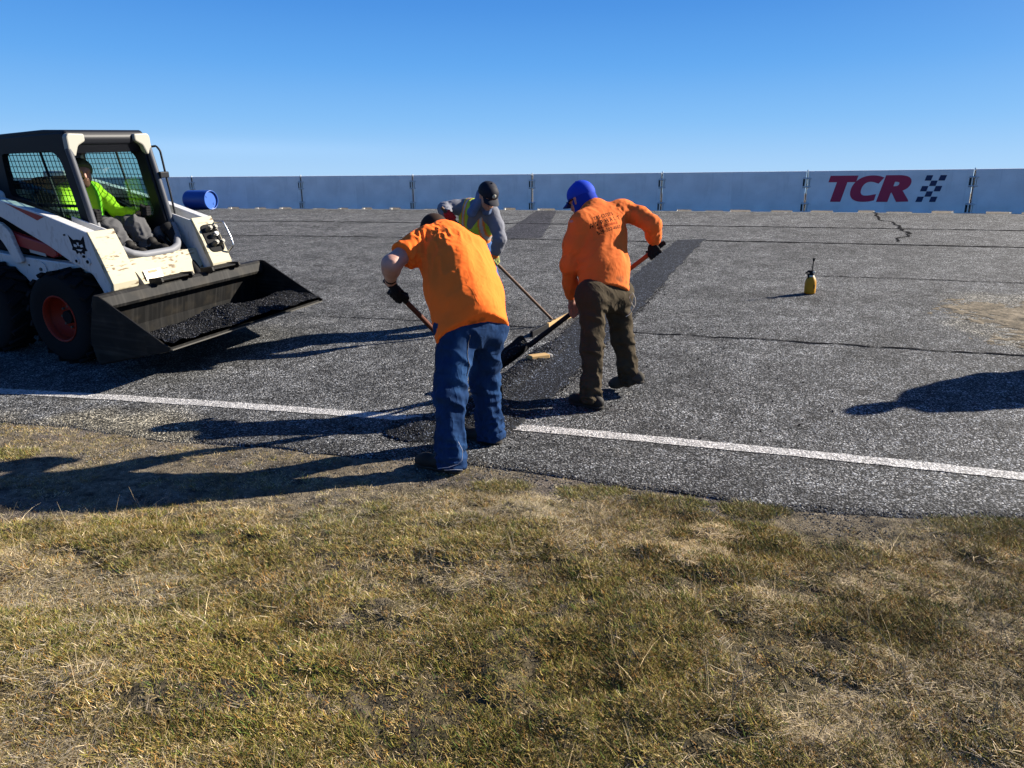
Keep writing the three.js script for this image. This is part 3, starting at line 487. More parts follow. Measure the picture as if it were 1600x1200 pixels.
  for (const z of [.20, -.42]) { const st = P('step', rbox(.66, .80, .722, .736, z - .17, z + .17, .004), bucketM, bk); for (const q of [-1, 1]) P('step_bracket', ext([[.66, .69], [.79, .69], [.83, .72], [.82, .755], [.78, .755], [.66, .74]], z + q * .18 - .012, z + q * .18 + .012, .003), bucketM, st); }
  P('quick_attach', merged([rbox(.50, .575, .16, .58, -.56, .56, .01), rbox(.53, .62, .50, .62, -.45, .45, .01)]), dullBlack);
}
{ // hot mix in the bucket: a mound with a rough top, and loose grains on it
  const N = 70, M2 = 34, pos = [], idx = [], uv = [];
  const yTop = (x, z) => { const t = (x - .66) / .86, fl = .125 + (x - .66) * .228; return Math.max(fl + .004, fl + .012 + .15 * Math.exp(-Math.pow((t - .55) / .36, 2)) * (1 + .5 * vnoise(z * 2.2, x * 2, 3)) + .03 * fbm(x * 9, z * 9, 5, 3) - .13 * Math.exp(-Math.pow((z - .05) / .55, 2)) * sstep(.45, .1, t) - .05 * sstep(.3, 0, t)); };
  for (let j = 0; j <= M2; j++) for (let i = 0; i <= N; i++) { const x = .66 + .88 * j / M2, z = -.99 + 1.98 * i / N; pos.push(x, yTop(x, z), z); uv.push(x, z); if (i < N && j < M2) { const k = j * (N + 1) + i; idx.push(k, k + 1, k + N + 1, k + 1, k + N + 2, k + N + 1); } }
  const g = new THREE.BufferGeometry(); g.setAttribute('position', new THREE.Float32BufferAttribute(pos, 3)); g.setAttribute('uv', new THREE.Float32BufferAttribute(uv, 2)); g.setIndex(idx); g.computeVertexNormals();
  const t = thing('asphalt_load', 'loose black hot asphalt lying in the loader bucket', 'asphalt');
  t.applyMatrix4(loaderM);
  const heapM = new THREE.MeshPhysicalMaterial({ specularIntensity: .15, color: C(.42, .44, .52), map: freshT.map, bumpMap: freshT.bump, bumpScale: .006, roughness: .7 });
  part('heap', g, heapM, t);
  const R = rng(5), pg = new THREE.IcosahedronGeometry(1, 0), n = 9000, o = shadows(new THREE.InstancedMesh(pg, new THREE.MeshPhysicalMaterial({ roughness: .6, specularIntensity: .2 }), n));
  for (let i = 0; i < n; i++) { const x = .70 + .835 * R(), z = -.98 + 1.96 * R(), s = .004 + .006 * R() * R(), v = R() < .86 ? .008 + .014 * R() : .04 + .08 * R(); o.setMatrixAt(i, new THREE.Matrix4().compose(V(x, yTop(x, z) + s * .3, z), new THREE.Quaternion().setFromEuler(new THREE.Euler(R() * 6, R() * 6, 0)), V(s, s * .8, s))); o.setColorAt(i, C(v, v, v * 1.05)); }
  o.name = 'grains'; o.userData = { kind: 'stuff' }; t.add(o);
}
// ------------------------------------------------------------------ figures: distance fields of tapered limbs, meshed
function sdPrim(q, x, y, z) {   // tapered capsule, squashed along an axis when q.n is given
  let px = x - q.a[0], py = y - q.a[1], pz = z - q.a[2];
  if (q.n) { const k = (px * q.n[0] + py * q.n[1] + pz * q.n[2]) * (1 / q.s - 1); px += q.n[0] * k; py += q.n[1] * k; pz += q.n[2] * k; }
  const t = clamp((px * q.d[0] + py * q.d[1] + pz * q.d[2]) * q.i, 0, 1);
  const ex = px - q.d[0] * t, ey = py - q.d[1] * t, ez = pz - q.d[2] * t;
  return Math.sqrt(ex * ex + ey * ey + ez * ez) - (q.ra + (q.rb - q.ra) * t);
}
function cap(a, b, ra, rb = ra, n = null, s = 1) { const A = a.toArray(), d = b.clone().sub(a).toArray(); const l = d[0] * d[0] + d[1] * d[1] + d[2] * d[2]; return { a: A, d, i: l > 1e-9 ? 1 / l : 0, ra, rb, n: n ? n.clone().normalize().toArray() : null, s }; }
function meshField(prims, { cell = .01, k = .03, cuts = [], carve = [] }) {
  const lo = [1e9, 1e9, 1e9], hi = [-1e9, -1e9, -1e9];
  for (const q of prims) for (let c = 0; c < 3; c++) { const r = Math.max(q.ra, q.rb) * Math.max(1, q.s) + k + cell * 2; lo[c] = Math.min(lo[c], q.a[c] - r, q.a[c] + q.d[c] - r); hi[c] = Math.max(hi[c], q.a[c] + r, q.a[c] + q.d[c] + r); }
  const f = (x, y, z) => {
    let d = 1e9; for (const q of prims) { const e = sdPrim(q, x, y, z); if (e < d + k && d < e + k) { const h = clamp(.5 + .5 * (e - d) / k, 0, 1); d = e + (d - e) * h - k * h * (1 - h); } else if (e < d) d = e; }
    for (const q of carve) { const e = -sdPrim(q, x, y, z), kk = .008, h = clamp(.5 - .5 * (e - d) / kk, 0, 1); d = e + (d - e) * h + kk * h * (1 - h); }
    for (const c of cuts) { if (c.near && Math.hypot(x - c.p[0], y - c.p[1], z - c.p[2]) > c.near) continue; const e = (x - c.p[0]) * c.n[0] + (y - c.p[1]) * c.n[1] + (z - c.p[2]) * c.n[2]; if (e > d) d = e; }
    return d;
  };
  const B = 4, nb = [0, 1, 2].map(c => Math.ceil((hi[c] - lo[c]) / cell / B) + 1), [nx, ny, nz] = nb.map(v => v * B + 1), F = new Float32Array(nx * ny * nz).fill(9), I = (i, j, l) => (l * ny + j) * nx + i;
  const rad = cell * B * .9 + k;
  for (let bz = 0; bz < nb[2]; bz++) for (let by = 0; by < nb[1]; by++) for (let bx = 0; bx < nb[0]; bx++) {
    const c = f(lo[0] + (bx + .5) * B * cell, lo[1] + (by + .5) * B * cell, lo[2] + (bz + .5) * B * cell), far = Math.abs(c) > rad * 1.5;
    const e = (v, n) => v === n - 1 ? 1 : 0;
    for (let l = 0; l < B + e(bz, nb[2]); l++) for (let j = 0; j < B + e(by, nb[1]); j++) for (let i = 0; i < B + e(bx, nb[0]); i++) { const X = bx * B + i, Y = by * B + j, Z = bz * B + l; F[I(X, Y, Z)] = far ? c : f(lo[0] + X * cell, lo[1] + Y * cell, lo[2] + Z * cell); }
  }
  const vid = new Int32Array(nx * ny * nz).fill(-1), pos = [], idx = [];
  for (let l = 0; l < nz - 1; l++) for (let j = 0; j < ny - 1; j++) for (let i = 0; i < nx - 1; i++) {
    let m = 0; const v = []; for (let c = 0; c < 8; c++) { const q = F[I(i + (c & 1), j + (c >> 1 & 1), l + (c >> 2))]; v.push(q); if (q < 0) m |= 1 << c; }
    if (m === 0 || m === 255) continue;
    let sx = 0, sy = 0, sz = 0, n = 0;
    for (let c = 0; c < 8; c++) for (const b of [1, 2, 4]) { const e = c | b; if (e === c || ((m >> c) & 1) === ((m >> e) & 1)) continue; const t = v[c] / (v[c] - v[e]); sx += (c & 1) + (b === 1 ? t : 0); sy += (c >> 1 & 1) + (b === 2 ? t : 0); sz += (c >> 2) + (b === 4 ? t : 0); n++; }
    vid[I(i, j, l)] = pos.length / 3; pos.push(lo[0] + (i + sx / n) * cell, lo[1] + (j + sy / n) * cell, lo[2] + (l + sz / n) * cell);
  }
  const quad = (a, b, c, d, flip) => { if (a < 0 || b < 0 || c < 0 || d < 0) return; flip ? idx.push(a, c, b, a, d, c) : idx.push(a, b, c, a, c, d); };
  for (let l = 1; l < nz - 1; l++) for (let j = 1; j < ny - 1; j++) for (let i = 1; i < nx - 1; i++) {
    const s = F[I(i, j, l)] < 0;
    if (s !== F[I(i + 1, j, l)] < 0) quad(vid[I(i, j - 1, l - 1)], vid[I(i, j, l - 1)], vid[I(i, j, l)], vid[I(i, j - 1, l)], !s);
    if (s !== F[I(i, j + 1, l)] < 0) quad(vid[I(i - 1, j, l - 1)], vid[I(i - 1, j, l)], vid[I(i, j, l)], vid[I(i, j, l - 1)], !s);
    if (s !== F[I(i, j, l + 1)] < 0) quad(vid[I(i - 1, j - 1, l)], vid[I(i, j - 1, l)], vid[I(i, j, l)], vid[I(i - 1, j, l)], !s);
  }
  const g = new THREE.BufferGeometry(); g.setAttribute('position', new THREE.Float32BufferAttribute(pos, 3)); g.setIndex(idx); g.computeVertexNormals(); return g;
}
// cloth: folds push the surface in and out along stretched noise; colour carries stains and fading
function cloth(g, folds, seed, colorFn, uvFn) {
  const p = g.attributes.position, n = g.attributes.normal, N = p.count, v = V(), w = V();
  for (let i = 0; i < N; i++) {
    v.fromBufferAttribute(p, i); w.fromBufferAttribute(n, i); let d = 0;
    for (const f of folds) { const q = [v.x - f.c.x, v.y - f.c.y, v.z - f.c.z], al = q[0] * f.dir.x + q[1] * f.dir.y + q[2] * f.dir.z, r = Math.hypot(...q), wt = Math.exp(-Math.pow(r / f.r, 2) * 1.2); if (wt < .02) continue; const c = [q[0] - al * f.dir.x, q[1] - al * f.dir.y, q[2] - al * f.dir.z], fa = f.f * (f.st ?? .22); const s = vnoise(c[0] * f.f + f.dir.x * al * fa + seed, c[1] * f.f + f.dir.y * al * fa, c[2] * f.f + f.dir.z * al * fa); d += f.a * wt * (1 - 2.4 * Math.abs(s)) * .5; }
    d += .0012 * vnoise(v.x * 60 + seed, v.y * 60, v.z * 60);
    p.setXYZ(i, v.x + w.x * d, v.y + w.y * d, v.z + w.z * d);
  }
  g.computeVertexNormals();
  if (colorFn) { const col = new Float32Array(N * 3), c = [1, 1, 1]; for (let i = 0; i < N; i++) { v.fromBufferAttribute(p, i); colorFn(v, c); col.set(c, 3 * i); } g.setAttribute('color', new THREE.BufferAttribute(col, 3)); }
  if (uvFn) { const uv = new Float32Array(N * 2); for (let i = 0; i < N; i++) { v.fromBufferAttribute(p, i); w.fromBufferAttribute(n, i); const u = uvFn(v, w); uv[2 * i] = u[0]; uv[2 * i + 1] = u[1]; } g.setAttribute('uv', new THREE.BufferAttribute(uv, 2)); }
  return g;
}
const chain = (pts, rs, n, s) => pts.slice(1).map((b, i) => cap(pts[i], b, rs[i], rs[i + 1], n, s));
const mix = (a, b, t) => a.clone().lerp(b, t);
// a hand closed round a bar: bar direction, direction from the bar out through the back of the hand, wrist; r = bar radius, th = finger thickness
function gripHand(c, bar, out, wrist, r = .018, th = .0105) {
  const b = bar.clone().normalize(), o = out.clone().addScaledVector(b, -out.dot(b)).normalize(), s = b.clone().cross(o), R = r + th * .8, at = (deg, along, k = 1) => c.clone().addScaledVector(o, Math.cos(deg * Math.PI / 180) * R * k).addScaledVector(s, Math.sin(deg * Math.PI / 180) * R * k).addScaledVector(b, along);
  const P = [], toW = wrist.clone().sub(c), sg = toW.dot(s) > 0 ? 1 : -1;
  for (let i = 0; i < 4; i++) { const al = (i - 1.5) * th * 2.15, L = [1.08, 1.15, 1.1, .95][i], an = [20, -30, -95, -165, -215].map(x => x * sg); const pts = an.map((x, j) => at(x, al, j === 0 ? 1.3 : j === 1 ? 1.45 : 1.05)); P.push(...chain(pts.slice(0, 4 + (L > 1 ? 1 : 0)), [th * 1.15, th * 1.1, th, th * .92, th * .85])); }
  const k1 = at(20 * sg, -th * 3, 1.3), k2 = at(20 * sg, th * 3, 1.3), pw = mix(at(60 * sg, 0, 1.9), wrist, .35);
  P.push(cap(k1, pw.clone().addScaledVector(b, -th * 1.6), th * 1.25, th * 1.6), cap(k2, pw.clone().addScaledVector(b, th * 1.6), th * 1.25, th * 1.6), cap(mix(k1, k2, .5), pw, th * 1.3, th * 2), cap(pw, wrist, th * 2.1, th * 2.3));
  const tb = mix(pw, at(90 * sg, th * 3.2, 1.6), .6); P.push(...chain([tb, at(100 * sg, th * 4.2, 1.35), at(165 * sg, th * 4.0, 1.1), at(220 * sg, th * 3.2, 1.05)], [th * 1.45, th * 1.3, th * 1.1, th * .95]));
  return P;
}
// head with brow, nose, mouth, chin and ears: centre, facing and up directions
function headPrims(c, face, up, k = 1) {
  const u = up.clone().normalize(), f = face.clone().addScaledVector(u, -face.dot(u)).normalize(), r = f.clone().cross(u), at = (x, y, z) => c.clone().addScaledVector(r, x * k).addScaledVector(u, y * k).addScaledVector(f, z * k);
  const P = [cap(at(0, .035, -.02), at(0, .03, .02), .085 * k, .078 * k), cap(at(0, -.02, .02), at(0, -.085, .055), .068 * k, .032 * k), cap(at(0, .02, .092), at(0, -.028, .108), .012 * k, .016 * k), cap(at(-.045, .03, .072), at(.045, .03, .072), .018 * k), cap(at(-.02, -.062, .085), at(.02, -.062, .085), .010 * k)];
  for (const s of [-1, 1]) P.push(cap(at(s * .045, -.03, .045), at(s * .035, -.06, .05), .030 * k), cap(at(s * .078, .02, -.005), at(s * .082, -.02, .0), .014 * k, .010 * k));
  return { P, at, r, u, f, carve: [-1, 1].map(s => cap(at(s * .034, .005, .098), at(s * .03, .005, .098), .016 * k)) };
}
function capHat(h, m, brimM, parent, back) {   // baseball cap: crown, brim, button
  const crown = meshField([cap(h.at(0, .055, -.018), h.at(0, .05, .015), .098, .094), cap(h.at(0, .04, -.05), h.at(0, .04, -.045), .075)], { cell: .006, k: .03, cuts: [{ p: h.at(0, .022, 0).toArray(), n: h.u.clone().multiplyScalar(-1).addScaledVector(h.f, .12).normalize().toArray() }] });
  const cr = part('cap', crown, m, parent);
  const pos = [], idx = [], nA = 20, nR = 6;
  for (const t of [0, 1]) for (let i = 0; i <= nA; i++) for (let j = 0; j <= nR; j++) { const a = (i / nA - .5) * 2.5, q = j / nR, x = Math.sin(a) * (.092 - .004 * q), z = .02 + Math.cos(a) * .075 + q * .088 * Math.cos(a * .75), y = .03 + t * .004 - .018 * Math.pow(Math.sin(a), 2) * q - .022 * q; const v = h.at(x, y, z); pos.push(v.x, v.y, v.z); if (i < nA && j < nR) { const k = t * (nA + 1) * (nR + 1) + i * (nR + 1) + j; t ? idx.push(k, k + nR + 1, k + 1, k + 1, k + nR + 1, k + nR + 2) : idx.push(k, k + 1, k + nR + 1, k + 1, k + nR + 2, k + nR + 1); } }
  const g = new THREE.BufferGeometry(); g.setAttribute('position', new THREE.Float32BufferAttribute(pos, 3)); g.setIndex(idx); g.computeVertexNormals(); part('brim', g, brimM, cr);
  part('cap_button', (() => { const b = new THREE.SphereGeometry(.009, 10, 8), v = h.at(0, .152, 0); b.translate(v.x, v.y, v.z); return b; })(), m, cr);
  return cr;
}
function shoe(heel, toe, ankle, gy, m, parent, soleM) {   // work boot with a sole, heel to toe along the given points
  const d = toe.clone().sub(heel), up = V(0, 1, 0); const P = [cap(heel.clone().add(V(0, .055, 0)), mix(heel, toe, .35).add(V(0, .055, 0)), .042, .046), cap(mix(heel, toe, .3).add(V(0, .05, 0)), mix(heel, toe, .78).add(V(0, .038, 0)), .046, .044), cap(mix(heel, toe, .75).add(V(0, .042, 0)), mix(heel, toe, .9).add(V(0, .034, 0)), .045, .036), cap(mix(heel, toe, .12).add(V(0, .06, 0)), ankle, .048, .052)];
  const n = d.clone().normalize().cross(V(1, 0, 0)).lengthSq() > .1 ? null : null;
  const b = part('boot', meshField(P, { cell: .008, k: .025 }), m, parent);
  const S = [cap(heel.clone().add(V(0, .018, 0)), mix(heel, toe, .3).add(V(0, .018, 0)), .043, .042, up, .42), cap(mix(heel, toe, .3).add(V(0, .016, 0)), mix(heel, toe, .85).add(V(0, .016, 0)), .042, .047, up, .40)];
  part('sole', meshField(S, { cell: .007, k: .02 }), soleM, b);
}
const wrinkleT = dataTex(512, 512, d => { // creases: ridges of stretched, bent noise, tiling
  const P = 8, n = (x, y, f, s) => { const w = (a, b) => hash3(((a % f) + f) % f, ((b % f) + f) % f, s), X = x * f, Y = y * f, i = Math.floor(X), j = Math.floor(Y), u = X - i, v = Y - j, su = u * u * (3 - 2 * u), sv = v * v * (3 - 2 * v); return 2 * ((w(i, j) * (1 - su) + w(i + 1, j) * su) * (1 - sv) + (w(i, j + 1) * (1 - su) + w(i + 1, j + 1) * su) * sv) - 1; };
  for (let j = 0; j < 512; j++) for (let i = 0; i < 512; i++) { const x = i / 512, y = j / 512, wx = x + .05 * n(x, y, 5, 3), wy = y + .05 * n(x, y, 5, 4); let s = 0; for (const [f, a, k] of [[5, .4, 1], [9, .35, 2], [17, .25, 5]]) s += a * Math.pow(1 - Math.abs(n(wx, wy, f, k)), 5); const v = 255 * clamp(.15 + s * .8, 0, 1), o = 4 * (j * 512 + i); d[o] = d[o + 1] = d[o + 2] = v; d[o + 3] = 255; } }, false);
const fab = (r, g, b, ro = .92, ex = {}) => new THREE.MeshPhysicalMaterial({ color: C(r, g, b), roughness: ro, specularIntensity: .25, sheen: .06, sheenRoughness: .6, sheenColor: C(r * .4 + .01, g * .4 + .01, b * .4 + .01), vertexColors: true, bumpMap: wrinkleT, bumpScale: .003, ...ex });
const skinM = new THREE.MeshPhysicalMaterial({ color: C(.36, .185, .13), roughness: .55, vertexColors: true }), bootM = new THREE.MeshPhysicalMaterial({ color: C(.016, .014, .012), roughness: .7, specularIntensity: .4 }), soleM = new THREE.MeshPhysicalMaterial({ color: C(.035, .032, .028), roughness: .9, specularIntensity: .2 }), gloveM = new THREE.MeshPhysicalMaterial({ color: C(.010, .010, .011), roughness: .85, specularIntensity: .25 });
const flat = (g, v = [1, 1, 1]) => { const n = g.attributes.position.count, c = new Float32Array(n * 3); for (let i = 0; i < n; i++) c.set(v, 3 * i); g.setAttribute('color', new THREE.BufferAttribute(c, 3)); return g; };
const mottled = (seed, amt, dirt, dc = [.35, .3, .25]) => (v, c) => { const a = 1 + amt * fbm(v.x * 9 + seed, v.y * 9, v.z * 9, 3), s = dirt * sstep(.12, .42, fbm(v.x * 6 + seed * 3, v.y * 6, v.z * 6, 4)); for (let i = 0; i < 3; i++) c[i] = a * (1 + (dc[i] - 1) * s); };
function bodyMesh(parent, J, skin, scale, head, bare = {}) {   // one continuous body under the clothes
  const k = scale, P = [
    ...chain([J.pelvis, J.belly, J.chest, J.neck], [.115 * k, .12 * k, .13 * k, .07 * k]), ...chain([J.neck, head.at(0, -.05, -.01)], [.055, .055]),
    ...chain([J.hipL, J.kneeL, J.ankleL], [.075 * k, .052 * k, .036]), ...chain([J.hipR, J.kneeR, J.ankleR], [.075 * k, .052 * k, .036]), cap(J.hipL, J.hipR, .085 * k),
    cap(J.shL, J.shR, .055 * k), cap(J.chest, mix(J.shL, J.shR, .25), .09 * k, .06), cap(J.chest, mix(J.shL, J.shR, .75), .09 * k, .06),
    ...chain([J.shL, J.elL, mix(J.elL, J.wrL, .3), J.wrL], bare.L ?? [.045, .036, .036, .026]), ...chain([J.shR, J.elR, mix(J.elR, J.wrR, .3), J.wrR], bare.R ?? [.045, .036, .036, .026]), cap(J.wrL, J.haL, .024, .02), cap(J.wrR, J.haR, .024, .02)];
  const g1 = meshField(P, { cell: .0105, k: .03 }), g2 = meshField(head.P, { cell: .0065, k: .022, carve: head.carve });
  const v = (p, c) => { const a = 1 + .10 * fbm(p.x * 25, p.y * 25, p.z * 25, 3); c[0] = a * 1.02; c[1] = a; c[2] = a; };
  for (const g of [g1, g2]) cloth(g, [], 1, v);
  return part('body', mergeGeometries([g1.toNonIndexed(), g2.toNonIndexed()]), skin, parent);
}

// a piece of cloth sewn on top: the part of a mesh that a test picks, lifted off it
function sewn(g, test, lift) {
  const p = g.attributes.position, n = g.attributes.normal, c = g.attributes.color, ix = g.index.array, map = new Map(), pos = [], col = [], idx = [], v = V(), w = V();
  const ok = i => { v.fromBufferAttribute(p, i); w.fromBufferAttribute(n, i); return test(v, w); };
  const add = i => { if (!map.has(i)) { map.set(i, pos.length / 3); pos.push(p.getX(i) + n.getX(i) * lift, p.getY(i) + n.getY(i) * lift, p.getZ(i) + n.getZ(i) * lift); col.push(c.getX(i), c.getY(i), c.getZ(i)); } return map.get(i); };
  for (let k = 0; k < ix.length; k += 3) if (ok(ix[k]) && ok(ix[k + 1]) && ok(ix[k + 2])) idx.push(add(ix[k]), add(ix[k + 1]), add(ix[k + 2]));
  const o = new THREE.BufferGeometry(); o.setAttribute('position', new THREE.Float32BufferAttribute(pos, 3)); o.setAttribute('color', new THREE.Float32BufferAttribute(col, 3)); o.setIndex(idx); o.computeVertexNormals(); return o;
}
// a line of stitching: points dropped on the nearest vertices of a mesh
function stitch(g, pts, r) {
  const p = g.attributes.position, n = g.attributes.normal; const out = pts.map(q => { let b = 0, bd = 1e9; for (let i = 0; i < p.count; i++) { const d = Math.pow(p.getX(i) - q.x, 2) + Math.pow(p.getY(i) - q.y, 2) + Math.pow(p.getZ(i) - q.z, 2); if (d < bd) { bd = d; b = i; } } return V(p.getX(b) + n.getX(b) * .002, p.getY(b) + n.getY(b) * .002, p.getZ(b) + n.getZ(b) * .002); });
  return tube(out, r, 5, out.length * 3);
}
// J: joints; o: sizes and materials
function dress(t, J, o) {
  const lat = J.shR.clone().sub(J.shL).normalize(), spine = J.neck.clone().sub(J.pelvis).normalize(), dep = spine.clone().cross(lat).normalize(), W = o.wide;
  const hem = o.hem, up1 = mix(J.chest, J.neck, .55);
  const P = [...chain([hem.clone().addScaledVector(spine, -.06), J.belly, J.chest, up1], [W[0], W[1], W[2], W[3]], dep, o.sq), cap(mix(J.shL, J.shR, .12), mix(J.shL, J.shR, .88), .078, .078, dep, .85), cap(J.chest, mix(J.shL, J.shR, .2), .125, .075), cap(J.chest, mix(J.shL, J.shR, .8), .125, .075), cap(up1, J.neck, .10, .072), ...(o.extra ?? [])];
  const cuts = [{ p: hem.toArray(), n: spine.clone().multiplyScalar(-1).addScaledVector(lat, o.hemTilt ?? 0).normalize().toArray(), near: .38 }];
  if (o.collar) cuts.push({ p: o.collar.toArray(), n: J.neck.clone().sub(J.chest).normalize().toArray(), near: .16 });
  const F = [], uvDef = v => [v.dot(lat) * 2.2 + v.y * .7, v.y * 2.2 - v.dot(lat) * .7 + v.dot(dep)];
  for (const s of ['L', 'R']) {
    const sh = J['sh' + s], el = J['el' + s], wr = J['wr' + s], sl = o.sleeve;
    if (sl === 'short') { const e = mix(sh, el, .66); P.push(cap(mix(sh, J.chest, .12), mix(sh, el, .85), .094, .088)); cuts.push({ p: e.toArray(), n: el.clone().sub(sh).normalize().toArray(), near: .17 }); }
    else { P.push(cap(mix(sh, J.chest, .1), mix(sh, el, .5), .078, .068), cap(mix(sh, el, .5), el, .068, .060), cap(el, mix(el, wr, .55), .060, .052), cap(mix(el, wr, .55), mix(el, wr, .97), .052, .043)); cuts.push({ p: mix(el, wr, .96).toArray(), n: wr.clone().sub(el).normalize().toArray(), near: .09 }); F.push({ c: el, dir: wr.clone().sub(el).cross(dep).normalize(), f: 34, st: .25, a: .012, r: .13 }, { c: mix(el, wr, .8), dir: wr.clone().sub(el).cross(dep).normalize(), f: 46, st: .25, a: .012, r: .11 }); }
    F.push({ c: mix(sh, J.chest, .35), dir: sh.clone().sub(hem).normalize(), f: 24, a: .008, r: .16 });
  }
  F.push({ c: hem.clone().addScaledVector(spine, .12), dir: lat.clone().addScaledVector(spine, .5).normalize(), f: 12, st: .3, a: .009, r: .26 }, { c: J.chest, dir: spine.clone().addScaledVector(lat, .35).normalize(), f: 9, st: .12, a: .008, r: .35 }, ...(o.folds ?? []));
  const sg = meshField(P, { cell: o.cell ?? .0075, k: .045, cuts });
  const shirt = part(o.shirtName ?? 'shirt', cloth(sg, F, o.seed, o.shirtColor ?? mottled(o.seed, .10, .0), o.shirtUV ?? uvDef), o.shirt, t);
  part('hem', sewn(shirt.geometry, v => { const k = v.clone().sub(hem).dot(spine); return k < .03 && k > -.05 && v.distanceTo(hem) < .36; }, .0025), o.shirt, shirt);
  // trousers
  const R = o.leg ?? [.118, .092, .078, .088], T = [cap(J.hipL, J.hipR, .135, .135, dep, .92), cap(J.pelvis, mix(J.pelvis, J.belly, .55), .155, .150, dep, .82)], tc = [], TF = [];
  for (const s of ['L', 'R']) {
    const h = J['hip' + s], kn = J['knee' + s], an = J['ankle' + s], cuff = J['cuff' + s] ?? an.clone().add(V(0, -.05, 0)), ax = an.clone().sub(h).normalize(), hz = ax.clone().cross(dep).normalize();
    T.push(...chain([h, kn, mix(kn, cuff, .6), cuff], R));
    tc.push({ p: cuff.toArray(), n: cuff.clone().sub(kn).normalize().toArray(), near: .15 });
    TF.push({ c: mix(cuff, kn, .15), dir: hz, f: 30, st: .3, a: .040, r: .15 }, { c: kn, dir: hz.clone().addScaledVector(ax, .35).normalize(), f: 19, st: .3, a: .036, r: .18 }, { c: mix(h, kn, .3), dir: hz.clone().addScaledVector(ax, .6).normalize(), f: 15, st: .3, a: .032, r: .22 }, { c: mix(kn, cuff, .5), dir: ax.clone().addScaledVector(hz, .4).normalize(), f: 17, st: .25, a: .026, r: .2 });
  }
  const tg = meshField(T, { cell: o.cell ?? .0075, k: .035, cuts: tc });
  const pants = part('trousers', cloth(tg, TF, o.seed + 9, o.pantsColor ?? mottled(o.seed + 4, .18, .0), uvDef), o.pants, t);
  return { shirt, pants, lat, spine, dep };
}
const dirtyOrange = (seed, spots) => (v, c) => { const a = 1 + .05 * fbm(v.x * 8 + seed, v.y * 8, v.z * 8, 3); let s = .0; for (const [p, r, k] of spots) s = Math.max(s, k * sstep(1, .3, v.distanceTo(p) / r + .9 * fbm(v.x * 22, v.y * 22, v.z * 22, 3))); c[0] = a * (1 - .75 * s); c[1] = a * (1 - .6 * s); c[2] = a * (1 - .3 * s); };

